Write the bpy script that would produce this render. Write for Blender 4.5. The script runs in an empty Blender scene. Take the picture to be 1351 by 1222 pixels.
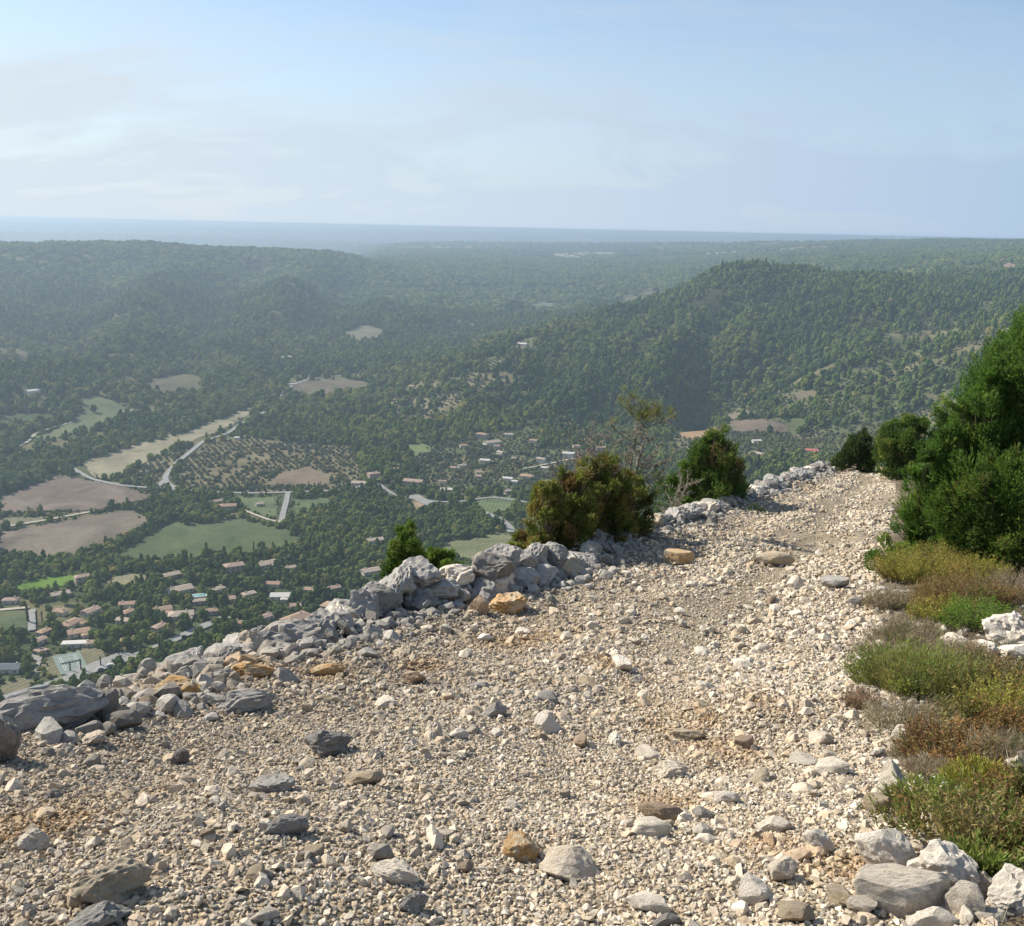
import bpy, bmesh, math, random
import numpy as np
from mathutils import Vector, Matrix, noise as mnoise
from mathutils.geometry import delaunay_2d_cdt
random.seed(7); RS = np.random.RandomState(7)
S = bpy.context.scene
rad = math.radians
# ------------------------------------------------------------------ camera
FPX, PITCH, ROLL = 1300.0, rad(13.42), rad(1.24)
EYE = np.array([0.0, 0.0, 1.6])
cd = bpy.data.cameras.new('camera'); cam = bpy.data.objects.new('camera', cd); S.collection.objects.link(cam)
cam.location = EYE
cam.rotation_euler = (Matrix.Rotation(math.pi/2 - PITCH, 3, 'X') @ Matrix.Rotation(ROLL, 3, 'Z')).to_euler()
cd.sensor_width = 36; cd.lens = 36*FPX/1351; cd.clip_start = 0.05; cd.clip_end = 200000
S.camera = cam
# ------------------------------------------------------------------ sky and sun
SUN_AZ, SUN_EL = rad(-62), rad(38)          # azimuth from +Y towards +X
w = bpy.data.worlds.new('World'); S.world = w; w.use_nodes = True
nt = w.node_tree; N = nt.nodes; L = nt.links; N.clear()
out = N.new('ShaderNodeOutputWorld'); bg = N.new('ShaderNodeBackground'); sky = N.new('ShaderNodeTexSky')
sky.sky_type = 'NISHITA'; sky.sun_disc = False; sky.sun_elevation = SUN_EL; sky.sun_rotation = SUN_AZ
sky.air_density = 1.0; sky.dust_density = 0.7; sky.ozone_density = 1.5; sky.altitude = 800
bg.inputs['Strength'].default_value = 0.10
tc = N.new('ShaderNodeTexCoord'); sep = N.new('ShaderNodeSeparateXYZ'); L.new(tc.outputs['Generated'], sep.inputs[0])
# thin cirrus veil: noise on the sky plane (x/z, y/z)
zz = N.new('ShaderNodeMath'); zz.operation = 'MAXIMUM'; zz.inputs[1].default_value = -0.1; L.new(sep.outputs['Z'], zz.inputs[0])
zo = N.new('ShaderNodeMath'); zo.operation = 'ADD'; zo.inputs[1].default_value = 0.30; L.new(zz.outputs[0], zo.inputs[0])
dv = N.new('ShaderNodeVectorMath'); dv.operation = 'DIVIDE'; L.new(tc.outputs['Generated'], dv.inputs[0])
cb = N.new('ShaderNodeCombineXYZ'); [L.new(zo.outputs[0], cb.inputs[i]) for i in range(3)]; L.new(cb.outputs[0], dv.inputs[1])
mp = N.new('ShaderNodeMapping'); mp.inputs['Rotation'].default_value = (0, 0, rad(35)); mp.inputs['Scale'].default_value = (1.3, 2.2, 0.0)
L.new(dv.outputs[0], mp.inputs[0])
nz = N.new('ShaderNodeTexNoise'); nz.inputs['Scale'].default_value = 1.1; nz.inputs['Detail'].default_value = 7; nz.inputs['Roughness'].default_value = 0.58; nz.inputs['Distortion'].default_value = 0.5
L.new(mp.outputs[0], nz.inputs['Vector'])
cr = N.new('ShaderNodeMapRange'); cr.inputs['From Min'].default_value = 0.42; cr.inputs['From Max'].default_value = 0.72
cr.inputs['To Min'].default_value = 0.02; cr.inputs['To Max'].default_value = 0.7; L.new(nz.outputs['Fac'], cr.inputs[0])
vl = N.new('ShaderNodeMapRange'); vl.interpolation_type = 'SMOOTHERSTEP'; vl.inputs['From Min'].default_value = -0.06; vl.inputs['From Max'].default_value = 0.31; vl.inputs['To Min'].default_value = 0.97; vl.inputs['To Max'].default_value = 0.03; L.new(sep.outputs['Z'], vl.inputs[0])
vs = N.new('ShaderNodeMath'); vs.operation = 'ADD'; vs.use_clamp = True; L.new(vl.outputs[0], vs.inputs[0]); L.new(cr.outputs[0], vs.inputs[1])
dt_ = N.new('ShaderNodeVectorMath'); dt_.operation = 'DOT_PRODUCT'; L.new(tc.outputs['Generated'], dt_.inputs[0]); dt_.inputs[1].default_value = (math.sin(SUN_AZ), math.cos(SUN_AZ), 0)
vr = N.new('ShaderNodeMapRange'); vr.inputs['From Min'].default_value = 0.0; vr.inputs['From Max'].default_value = 0.9; vr.inputs['To Min'].default_value = 0; vr.inputs['To Max'].default_value = 1; L.new(dt_.outputs['Value'], vr.inputs[0])
vc = N.new('ShaderNodeMix'); vc.data_type = 'RGBA'; L.new(vr.outputs[0], vc.inputs['Factor']); vc.inputs['A'].default_value = (3.0, 3.95, 5.2, 1); vc.inputs['B'].default_value = (4.95, 5.6, 6.1, 1)
mx = N.new('ShaderNodeMix'); mx.data_type = 'RGBA'; L.new(vs.outputs[0], mx.inputs['Factor'])
L.new(sky.outputs[0], mx.inputs['A']); L.new(vc.outputs['Result'], mx.inputs['B'])
L.new(mx.outputs['Result'], bg.inputs[0]); L.new(bg.outputs[0], out.inputs[0])
ld = bpy.data.lights.new('sun', 'SUN'); ld.energy = 5.0; ld.angle = rad(0.6); ld.color = (1.0, 0.92, 0.79)
sun = bpy.data.objects.new('sun', ld); S.collection.objects.link(sun)
sdir = Vector((math.sin(SUN_AZ)*math.cos(SUN_EL), math.cos(SUN_AZ)*math.cos(SUN_EL), math.sin(SUN_EL)))
sun.rotation_euler = sdir.to_track_quat('Z', 'Y').to_euler(); sun.location = (0, 0, 30)
S.view_settings.view_transform = 'Standard'; S.view_settings.look = 'None'; S.view_settings.gamma = 1
S.view_settings.exposure = 0.58
S.render.engine = 'CYCLES'
S.cycles.max_bounces = 5; S.cycles.diffuse_bounces = 2; S.cycles.glossy_bounces = 1; S.cycles.transmission_bounces = 3
S.cycles.volume_bounces = 1; S.cycles.transparent_max_bounces = 4; S.cycles.caustics_reflective = False; S.cycles.caustics_refractive = False
S.cycles.use_denoising = True
HAZE_DENSITY = 1.3e-4

# ------------------------------------------------------------------ numeric helpers
def rays(px, py):
    px = np.asarray(px, float) - 675.5; py = np.asarray(py, float) - 611
    u = px*math.cos(ROLL) + py*math.sin(ROLL); v = -px*math.sin(ROLL) + py*math.cos(ROLL)
    a, b = u/FPX, -v/FPX
    return np.stack([a, b*math.sin(PITCH) + math.cos(PITCH), b*math.cos(PITCH) - math.sin(PITCH)], -1)
def project(x, y, z):
    x = np.asarray(x, float); dy = np.asarray(y, float); dz = np.asarray(z, float) - EYE[2]
    dep = dy*math.cos(PITCH) - dz*math.sin(PITCH); up = dy*math.sin(PITCH) + dz*math.cos(PITCH)
    dep = np.maximum(dep, 1e-3)
    u = x/dep*FPX; v = -up/dep*FPX
    return u*math.cos(ROLL) - v*math.sin(ROLL) + 675.5, u*math.sin(ROLL) + v*math.cos(ROLL) + 611
def _h(ix, iy, seed):
    n = (ix.astype(np.int64)*374761393 + iy.astype(np.int64)*668265263 + seed*1274126177) & 0x7fffffff
    n = ((n ^ (n >> 13))*1103515245) & 0x7fffffff
    return ((n ^ (n >> 16)) & 0xffff)/65535.0
def vnoise(x, y, seed=0):
    x = np.asarray(x, float); y = np.asarray(y, float)
    ix = np.floor(x); iy = np.floor(y); fx = x-ix; fy = y-iy
    fx = fx*fx*(3-2*fx); fy = fy*fy*(3-2*fy)
    a = _h(ix, iy, seed); b = _h(ix+1, iy, seed); c = _h(ix, iy+1, seed); d = _h(ix+1, iy+1, seed)
    return (a*(1-fx)+b*fx)*(1-fy) + (c*(1-fx)+d*fx)*fy - 0.5
def fbm(x, y, seed=0, o=4):
    s = 0; a = 1.0
    for k in range(o):
        s = s + a*vnoise(x*2**k + 17.3*k, y*2**k - 9.1*k, seed+k); a *= 0.5
    return s
def sstep(a, b, t):
    t = np.clip((np.asarray(t, float)-a)/(b-a), 0, 1); return t*t*(3-2*t)
def in_poly(px, py, poly):
    px = np.asarray(px, float); py = np.asarray(py, float); c = np.zeros(px.shape, bool); n = len(poly)
    for i in range(n):
        x0, y0 = poly[i]; x1, y1 = poly[(i+1) % n]
        if y0 == y1: continue
        c ^= ((y0 > py) != (y1 > py)) & (px < (x1-x0)*(py-y0)/(y1-y0)+x0)
    return c
def d_line(x, y, pts):
    best = np.full(np.shape(x), 1e9)
    for (x0, y0), (x1, y1) in zip(pts[:-1], pts[1:]):
        dx, dy = x1-x0, y1-y0; t = np.clip(((x-x0)*dx+(y-y0)*dy)/(dx*dx+dy*dy+1e-9), 0, 1)
        best = np.minimum(best, np.hypot(x-x0-t*dx, y-y0-t*dy))
    return best
def blur(a, k, ax):
    ker = np.hanning(k+2)[1:-1]; ker /= ker.sum(); p = k//2
    pad = [(0, 0), (0, 0)]; pad[ax] = (p, p); b = np.pad(a, pad, mode='edge')
    return np.apply_along_axis(lambda m: np.convolve(m, ker, 'valid'), ax, b)

# ------------------------------------------------------------------ scene helpers
COL = S.collection
def tag(o, label=None, cat=None, group=None, kind=None):
    if label: o['label'] = label
    if cat: o['category'] = cat
    if group: o['group'] = group
    if kind: o['kind'] = kind
    return o
def link(name, me, parent=None):
    o = bpy.data.objects.new(name, me); COL.objects.link(o)
    if parent: o.parent = parent
    return o
def empty(name, loc=(0, 0, 0), rz=0):
    o = bpy.data.objects.new(name, None); COL.objects.link(o); o.location = loc; o.rotation_euler = (0, 0, rz); o.empty_display_size = 0.1
    return o
def mesh_np(name, V, Fc, mats=(), col=None, smooth=False, midx=None):
    """V (n,3); Fc (m,k) with equal k, or a list of such arrays."""
    if isinstance(Fc, np.ndarray): Fc = [Fc]
    me = bpy.data.meshes.new(name)
    V = np.asarray(V, np.float32)
    me.vertices.add(len(V)); me.vertices.foreach_set('co', V.ravel())
    tot = np.concatenate([np.full(len(f), f.shape[1], np.int32) for f in Fc]); idx = np.concatenate([f.ravel() for f in Fc]).astype(np.int32)
    me.loops.add(len(idx)); me.loops.foreach_set('vertex_index', idx)
    me.polygons.add(len(tot)); me.polygons.foreach_set('loop_start', np.concatenate([[0], np.cumsum(tot)[:-1]]).astype(np.int32))
    me.polygons.foreach_set('loop_total', tot)
    me.polygons.foreach_set('use_smooth', np.full(len(tot), smooth))
    if midx is not None: me.polygons.foreach_set('material_index', np.asarray(midx, np.int32))
    for m in (mats if isinstance(mats, (list, tuple)) else [mats]): me.materials.append(m)
    if col is not None:
        a = me.color_attributes.new('Col', 'FLOAT_COLOR', 'POINT')
        c = np.ones((len(V), 4), np.float32); c[:, :3] = col; a.data.foreach_set('color', c.ravel())
    me.update(calc_edges=True)
    return me

# ------------------------------------------------------------------ materials
def mat(name):
    m = bpy.data.materials.new(name); m.use_nodes = True; t = m.node_tree
    b = t.nodes['Principled BSDF']; b.inputs['Roughness'].default_value = 0.9
    b.inputs['Specular IOR Level'].default_value = 0.25
    return m, t, b
def nd(t, typ, **k):
    n = t.nodes.new(typ)
    for a, v in k.items():
        if a in n.inputs.keys() if hasattr(n.inputs, 'keys') else False: n.inputs[a].default_value = v
        else: setattr(n, a, v)
    return n
def noise_n(t, vec, scale, detail=4, rough=0.55, dist=0.0):
    n = t.nodes.new('ShaderNodeTexNoise'); n.inputs['Scale'].default_value = scale; n.inputs['Detail'].default_value = detail
    n.inputs['Roughness'].default_value = rough; n.inputs['Distortion'].default_value = dist
    if vec is not None: t.links.new(vec, n.inputs['Vector'])
    return n.outputs['Fac']
def ramp_n(t, fac, stops):
    r = t.nodes.new('ShaderNodeValToRGB'); e = r.color_ramp.elements
    while len(e) > 1: e.remove(e[0])
    e[0].position = stops[0][0]; e[0].color = (*stops[0][1], 1)
    for p, c in stops[1:]:
        x = e.new(p); x.color = (*c, 1)
    t.links.new(fac, r.inputs[0]); return r.outputs[0]
def mul_n(t, a, b, fac=1.0, mode='MULTIPLY'):
    n = t.nodes.new('ShaderNodeMix'); n.data_type = 'RGBA'; n.blend_type = mode
    if isinstance(fac, (int, float)): n.inputs['Factor'].default_value = fac
    else: t.links.new(fac, n.inputs['Factor'])
    for s, v in (('A', a), ('B', b)):
        if isinstance(v, tuple): n.inputs[s].default_value = (*v, 1)
        else: t.links.new(v, n.inputs[s])
    return n.outputs['Result']
def bump_n(t, b, h, strength, dist):
    n = t.nodes.new('ShaderNodeBump'); n.inputs['Strength'].default_value = strength; n.inputs['Distance'].default_value = dist
    t.links.new(h, n.inputs['Height']); t.links.new(n.outputs[0], b.inputs['Normal'])
def g3(v): return (v, v, v)
def plain(name, c, rough=0.85, scale=3.0, amt=0.35, metallic=0):
    m, t, b = mat(name); tc = t.nodes.new('ShaderNodeTexCoord')
    f = noise_n(t, tc.outputs['Object'], scale, 5, 0.6)
    k = ramp_n(t, f, [(0.3, g3(1-amt)), (0.7, g3(1+amt*0.3))])
    t.links.new(mul_n(t, c, k), b.inputs['Base Color']); b.inputs['Roughness'].default_value = rough
    b.inputs['Metallic'].default_value = metallic
    return m
# rock (tint from the object colour)
def rock_mat(name, sc, lichen=0.5, dark=(0.30, 0.30, 0.31), obj=True):
    m, t, b = mat(name); tc = t.nodes.new('ShaderNodeTexCoord'); oi = t.nodes.new('ShaderNodeObjectInfo')
    vec = t.nodes.new('ShaderNodeVectorMath'); vec.operation = 'ADD'; t.links.new(tc.outputs['Object'], vec.inputs[0])
    t.links.new(oi.outputs['Random'], vec.inputs[1]); v = vec.outputs[0]
    base = oi.outputs['Color']
    big = noise_n(t, v, sc*2.2, 6, 0.65, 0.4)
    c = mul_n(t, base, ramp_n(t, big, [(0.28, (0.78, 0.76, 0.73)), (0.5, (1.0, 1.0, 1.0)), (0.75, (1.2, 1.16, 1.08))]))
    li = noise_n(t, v, sc*6, 8, 0.7)
    lf = ramp_n(t, li, [(0.56 - 0.05*lichen, g3(0)), (0.62, g3(lichen))])
    c = mul_n(t, c, dark, lf, 'MULTIPLY')
    ra = t.nodes.new('ShaderNodeMath'); ra.operation = 'SUBTRACT'; ra.inputs[0].default_value = 1.0; t.links.new(oi.outputs['Alpha'], ra.inputs[1])
    rn = ramp_n(t, noise_n(t, v, sc*1.7, 5, 0.6, 0.8), [(0.40, g3(0)), (0.56, g3(1))]); rm_ = t.nodes.new('ShaderNodeMath'); rm_.operation = 'MULTIPLY'; t.links.new(ra.outputs[0], rm_.inputs[0]); t.links.new(rn, rm_.inputs[1])
    c = mul_n(t, c, (0.46, 0.28, 0.12), rm_.outputs[0], 'MIX')
    mu = t.nodes.new('ShaderNodeTexMusgrave') if False else None
    cr_ = noise_n(t, v, sc*14, 8, 0.75)
    c = mul_n(t, c, ramp_n(t, cr_, [(0.33, g3(0.72)), (0.44, g3(1.08)), (0.62, g3(1.3))]))
    t.links.new(c, b.inputs['Base Color'])
    hsum = t.nodes.new('ShaderNodeMath'); hsum.operation = 'MULTIPLY_ADD'; hsum.inputs[1].default_value = 0.6
    t.links.new(li, hsum.inputs[0]); t.links.new(cr_, hsum.inputs[2])
    bump_n(t, b, hsum.outputs[0], 1.0, 0.012)
    return m
M_rock = rock_mat('weathered_limestone', 1.6, 0.55, (0.62, 0.62, 0.62))
M_pale = rock_mat('pale_limestone', 1.6, 0.35, (0.55, 0.53, 0.5))
def vcol_mat(name, nscale=30, bumpd=0.0, rough=0.95, lo=0.75, hi=1.15, transl=0.0):
    m, t, b = mat(name); a = t.nodes.new('ShaderNodeVertexColor'); a.layer_name = 'Col'
    g = t.nodes.new('ShaderNodeNewGeometry'); f = noise_n(t, g.outputs['Position'], nscale, 4, 0.6)
    c = mul_n(t, a.outputs['Color'], ramp_n(t, f, [(0.3, g3(lo)), (0.7, g3(hi))]))
    t.links.new(c, b.inputs['Base Color']); b.inputs['Roughness'].default_value = rough
    if bumpd: bump_n(t, b, f, 0.6, bumpd)
    if transl:
        tr = t.nodes.new('ShaderNodeBsdfTranslucent'); ms = t.nodes.new('ShaderNodeMixShader'); ms.inputs[0].default_value = transl
        t.links.new(c, tr.inputs[0]); t.links.new(b.outputs[0], ms.inputs[1]); t.links.new(tr.outputs[0], ms.inputs[2])
        t.links.new(ms.outputs[0], t.nodes['Material Output'].inputs[0])
    return m
M_gravel = vcol_mat('gravel_stone', 45, 0.01)
M_leaf = vcol_mat('small_leaf', 6, 0, 0.6, 0.8, 1.15, 0.4)
M_twig = vcol_mat('twig_bark', 25, 0.004, 0.9)
# path ground
def ground_mat():
    m, t, b = mat('stony_soil'); a = t.nodes.new('ShaderNodeVertexColor'); a.layer_name = 'Col'
    g = t.nodes.new('ShaderNodeNewGeometry'); p = g.outputs['Position']
    vo = t.nodes.new('ShaderNodeTexVoronoi'); vo.inputs['Scale'].default_value = 60; t.links.new(p, vo.inputs['Vector'])
    vo2 = t.nodes.new('ShaderNodeTexVoronoi'); vo2.inputs['Scale'].default_value = 24; t.links.new(p, vo2.inputs['Vector'])
    sp = t.nodes.new('ShaderNodeSeparateColor'); t.links.new(vo.outputs['Color'], sp.inputs[0])
    c = mul_n(t, a.outputs['Color'], ramp_n(t, sp.outputs[0], [(0.0, g3(0.72)), (1.0, g3(1.2))]))
    c = mul_n(t, c, ramp_n(t, vo2.outputs['Distance'], [(0.1, g3(1.1)), (0.6, g3(0.62))]))
    f = noise_n(t, p, 3.0, 6, 0.65); c = mul_n(t, c, ramp_n(t, f, [(0.3, (0.8, 0.74, 0.66)), (0.65, g3(1.08))]))
    t.links.new(c, b.inputs['Base Color']); b.inputs['Roughness'].default_value = 0.95
    inv = t.nodes.new('ShaderNodeMath'); inv.operation = 'ADD'; t.links.new(vo.outputs['Distance'], inv.inputs[0]); t.links.new(vo2.outputs['Distance'], inv.inputs[1])
    ng = t.nodes.new('ShaderNodeMath'); ng.operation = 'MULTIPLY'; ng.inputs[1].default_value = -1; t.links.new(inv.outputs[0], ng.inputs[0])
    bump_n(t, b, ng.outputs[0], 0.9, 0.02)
    return m
M_ground = ground_mat()
def valley_mat():
    m, t, b = mat('valley_land'); a = t.nodes.new('ShaderNodeVertexColor'); a.layer_name = 'Col'
    g = t.nodes.new('ShaderNodeNewGeometry'); p = g.outputs['Position']
    c = mul_n(t, a.outputs['Color'], ramp_n(t, noise_n(t, p, 0.02, 8, 0.7), [(0.3, g3(0.6)), (0.7, g3(1.35))]))
    c = mul_n(t, c, ramp_n(t, noise_n(t, p, 0.4, 3, 0.6), [(0.35, g3(0.7)), (0.65, g3(1.25))]))
    # patchwork of fields on the far plateau, chosen by the alpha-like mask stored in a second attribute
    mk = t.nodes.new('ShaderNodeAttribute'); mk.attribute_name = 'far'
    mpn = t.nodes.new('ShaderNodeMapping'); mpn.inputs['Scale'].default_value = (0.0014, 0.0011, 0); t.links.new(p, mpn.inputs[0])
    vo = t.nodes.new('ShaderNodeTexVoronoi'); vo.inputs['Scale'].default_value = 1.0; t.links.new(mpn.outputs[0], vo.inputs['Vector'])
    sp = t.nodes.new('ShaderNodeSeparateColor'); t.links.new(vo.outputs['Color'], sp.inputs[0])
    mp3 = t.nodes.new('ShaderNodeMapping'); mp3.inputs['Scale'].default_value = (0.00025, 0.00042, 0); t.links.new(p, mp3.inputs[0]); big_ = noise_n(t, mp3.outputs[0], 1.0, 5, 0.7)
    fc = ramp_n(t, sp.outputs[0], [(0.0, (0.025, 0.04, 0.02)), (0.52, (0.03, 0.045, 0.022)), (0.56, (0.24, 0.22, 0.13)), (0.72, (0.34, 0.30, 0.2)), (0.8, (0.07, 0.10, 0.045)), (0.93, (0.10, 0.12, 0.06)), (0.95, (0.5, 0.46, 0.36))])
    fc = mul_n(t, fc, ramp_n(t, big_, [(0.42, (0.04, 0.07, 0.04)), (0.50, g3(0.9)), (0.6, (1.3, 1.2, 1.05))]))
    c = mul_n(t, c, fc, mk.outputs['Fac'], 'MIX')
    t.links.new(c, b.inputs['Base Color']); b.inputs['Specular IOR Level'].default_value = 0.0
    return m
M_valley = valley_mat()
def field_mat(name, c1, c2, ang, furrow=0.2, spacing=0.3):
    m, t, b = mat(name); g = t.nodes.new('ShaderNodeNewGeometry'); p = g.outputs['Position']
    f = noise_n(t, p, 0.02, 8, 0.7, 0.6)
    c = ramp_n(t, f, [(0.34, tuple(q*0.72 for q in c1)), (0.46, c1), (0.62, c2), (0.7, (c2[0]*1.1, c2[1]*0.98, c2[2]*0.9))])
    mpn = t.nodes.new('ShaderNodeMapping'); mpn.inputs['Rotation'].default_value = (0, 0, ang); t.links.new(p, mpn.inputs[0])
    wv = t.nodes.new('ShaderNodeTexWave'); wv.inputs['Scale'].default_value = spacing*0.25; wv.inputs['Distortion'].default_value = 1.0; wv.inputs['Detail'].default_value = 2
    t.links.new(mpn.outputs[0], wv.inputs['Vector'])
    c = mul_n(t, c, ramp_n(t, wv.outputs['Fac'], [(0.0, g3(1-furrow)), (1, g3(1+furrow*0.5))]))
    c = mul_n(t, c, ramp_n(t, noise_n(t, p, 0.35, 3), [(0.3, g3(0.85)), (0.7, g3(1.1))]))
    t.links.new(c, b.inputs['Base Color']); b.inputs['Specular IOR Level'].default_value = 0.0
    return m
def tree_mat(name, stops, pscale=0.006, transl=0.12):
    m, t, b = mat(name); oi = t.nodes.new('ShaderNodeObjectInfo'); g = t.nodes.new('ShaderNodeNewGeometry')
    c = ramp_n(t, oi.outputs['Random'], stops)
    f = noise_n(t, oi.outputs['Location'], pscale, 3, 0.6)
    c = mul_n(t, c, ramp_n(t, f, [(0.3, (0.62, 0.74, 0.85)), (0.7, (1.45, 1.25, 0.9))]))
    f2 = noise_n(t, g.outputs['Position'], 0.7, 3, 0.6)
    c = mul_n(t, c, ramp_n(t, f2, [(0.3, g3(0.7)), (0.7, g3(1.25))]))
    t.links.new(c, b.inputs['Base Color']); b.inputs['Specular IOR Level'].default_value = 0.08
    tr = t.nodes.new('ShaderNodeBsdfTranslucent'); ms = t.nodes.new('ShaderNodeMixShader'); ms.inputs[0].default_value = transl
    t.links.new(c, tr.inputs[0]); t.links.new(b.outputs[0], ms.inputs[1]); t.links.new(tr.outputs[0], ms.inputs[2])
    t.links.new(ms.outputs[0], t.nodes['Material Output'].inputs[0])
    return m
M_pine = tree_mat('pine_forest', [(0, (0.05, 0.098, 0.026)), (0.5, (0.10, 0.16, 0.04)), (1, (0.165, 0.215, 0.055))])
M_broad = tree_mat('oak_wood', [(0, (0.06, 0.10, 0.03)), (0.5, (0.11, 0.158, 0.042)), (0.85, (0.17, 0.205, 0.055)), (1, (0.25, 0.22, 0.08))])
M_olive = tree_mat('olive_grove', [(0, (0.10, 0.125, 0.07)), (1, (0.16, 0.18, 0.11))])
M_scrub = tree_mat('scrub', [(0, (0.06, 0.075, 0.035)), (1, (0.12, 0.12, 0.06))])
M_dark = tree_mat('cypress_green', [(0, (0.020, 0.036, 0.016)), (1, (0.032, 0.052, 0.020))])
M_light = tree_mat('light_tree', [(0, (0.10, 0.155, 0.04)), (1, (0.17, 0.20, 0.06))])
M_bark = plain('bark', (0.12, 0.09, 0.065))

# ------------------------------------------------------------------ valley terrain
COLS = {   # photo column: (distance, photo row) or (distance, 'z', height) from near to far
 50:  [(1600, 'F'), (2100, 462), (2700, 408), (3400, 352), (4000, 319), (4700, 'z', -170), (6500, 'z', -300), (60000, 'z', -310)],
 200: [(1650, 'F'), (2150, 470), (2700, 415), (3400, 358), (4100, 318), (4800, 'z', -180), (6500, 'z', -300), (60000, 'z', -310)],
 350: [(1800, 'F'), (2300, 466), (2900, 412), (3700, 355), (4400, 325), (5200, 'z', -230), (7000, 'z', -300), (60000, 'z', -310)],
 450: [(1850, 'F'), (2350, 468), (3000, 420), (3900, 362), (4500, 333), (5600, 'z', -240), (8000, 'z', -275), (12000, 'z', -300), (60000, 'z', -310)],
 520: [(1750, 'F'), (2250, 474), (3000, 420), (4000, 372), (5000, 345), (7000, 331), (10000, 322), (13000, 'z', -300), (60000, 'z', -310)],
 620: [(1380, 'F'), (1600, 524), (1900, 472), (2080, 455), (2500, 'z', -272), (3200, 415), (4200, 372), (5500, 346), (7500, 331), (10000, 321), (13000, 'z', -300), (60000, 'z', -310)],
 740: [(1330, 'F'), (1500, 548), (1800, 482), (2150, 432), (2350, 419), (2800, 'z', -250), (3500, 405), (4300, 374), (5500, 350), (7500, 334), (10000, 322), (13000, 'z', -300), (60000, 'z', -310)],
 870: [(1300, 'F'), (1470, 560), (1780, 495), (2100, 435), (2450, 388), (3000, 'z', -235), (4000, 377), (5200, 352), (7000, 334), (9800, 321), (13000, 'z', -300), (60000, 'z', -310)],
 930: [(1280, 'F'), (1480, 562), (1700, 520), (1900, 480), (2150, 425), (2500, 367), (3100, 'z', -220), (4300, 360), (5500, 345), (7000, 332), (9300, 319), (13000, 'z', -300), (60000, 'z', -310)],
 1000:[(1250, 'F'), (1450, 572), (1700, 528), (1850, 497), (2080, 430), (2350, 375), (2550, 351), (3200, 'z', -200), (4600, 346), (6000, 332), (8600, 318), (12500, 'z', -295), (60000, 'z', -310)],
 1110:[(1230, 'F'), (1430, 568), (1680, 512), (1900, 468), (2130, 428), (2400, 380), (2650, 353), (3200, 'z', -170), (4500, 343), (6000, 330), (8000, 317), (11500, 'z', -290), (60000, 'z', -310)],
 1220:[(1210, 'F'), (1400, 560), (1650, 498), (1900, 450), (2200, 408), (2550, 374), (2900, 358), (3600, 352), (4600, 337), (6000, 325), (7600, 315), (10500, 'z', -280), (60000, 'z', -310)],
 1351:[(1180, 'F'), (1350, 545), (1600, 478), (1850, 428), (2150, 392), (2550, 368), (3200, 350), (4500, 334), (6000, 322), (7000, 314), (9500, 'z', -260), (60000, 'z', -310)],
}
NPH, NR = 560, 760
PH = np.linspace(rad(-50), rad(50), NPH); LR = np.linspace(math.log(300), math.log(60000), NR)
def _build_base():
    phs, prof = [], []
    for px in sorted(COLS):
        d = rays(px, 450.0); phs.append(math.atan2(d[0], d[1])); rr, z = [math.log(300)], [-300.0]
        for c in COLS[px]:
            rr.append(math.log(c[0]))
            if c[1] == 'F': z.append(-300.0)
            elif c[1] == 'z': z.append(c[2])
            else:
                q = rays(px, c[1]); z.append(1.6 + c[0]*q[2]/math.hypot(q[0], q[1]))
        prof.append(np.interp(LR, rr, z))
    prof = np.array(prof); phs = np.array(phs)
    G = np.empty((NPH, NR))
    for j in range(NR): G[:, j] = np.interp(PH, phs, prof[:, j])
    return blur(blur(G, 13, 1), 25, 0)
HG = _build_base()
def H(x, y, G=None):
    G = HG if G is None else G
    ph = np.arctan2(x, y); lr = np.log(np.maximum(np.hypot(x, y), 301))
    fi = np.clip((ph-PH[0])/(PH[1]-PH[0]), 0, NPH-1.001); fj = np.clip((lr-LR[0])/(LR[1]-LR[0]), 0, NR-1.001)
    i = fi.astype(int); j = fj.astype(int); a = fi-i; b = fj-j
    return (G[i, j]*(1-a)+G[i+1, j]*a)*(1-b) + (G[i, j+1]*(1-a)+G[i+1, j+1]*a)*b
def vhit(pts):
    """photo pixels -> points on the valley terrain"""
    P_ = np.atleast_2d(np.array(pts, float)); d = rays(P_[:, 0], P_[:, 1]); d = d/np.hypot(d[:, 0], d[:, 1])[:, None]
    T = np.exp(np.linspace(math.log(310), math.log(30000), 2600)); res = []
    for q in d:
        x = q[0]*T; y = q[1]*T; z = 1.6+q[2]*T; k = np.nonzero(z < H(x, y))[0]
        k = k[0] if len(k) else len(T)-1
        res.append((x[k], y[k]))
    return res
X2, Y2 = np.meshgrid(np.exp(LR), PH); GX = X2*np.sin(Y2); GY = X2*np.cos(Y2); GR = X2
_gul = [([(690, 605), (760, 585), (830, 570), (890, 545), (950, 508), (1010, 485), (1060, 452), (1115, 428)], -30, 85),
        ([(610, 590), (650, 560), (690, 530), (730, 500), (740, 470)], -20, 45),
        ([(780, 555), (800, 520), (840, 470), (880, 430)], -16, 40), ([(905, 540), (915, 490), (940, 440), (960, 400)], -18, 40),
        ([(860, 530), (880, 480), (920, 420)], 14, 35),
        ([(230, 480), (260, 440), (300, 390), (340, 350)], -28, 110), ([(60, 470), (90, 430), (120, 380), (160, 340)], -24, 110),
        ([(400, 440), (440, 410), (470, 370)], -24, 90), ([(480, 480), (560, 440), (640, 415), (740, 402), (830, 385)], -14, 90),
        ([(150, 470), (180, 420), (230, 360)], 18, 100), ([(350, 430), (390, 390), (420, 345)], 16, 100),
        ([(1180, 470), (1220, 430), (1280, 395)], -14, 60), ([(1110, 500), (1180, 440), (1250, 400)], 9, 50)]
_gl = [(vhit(p), a, wd) for p, a, wd in _gul]
_hill = sstep(-297, -262, HG)*sstep(1150, 1500, GR)
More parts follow.
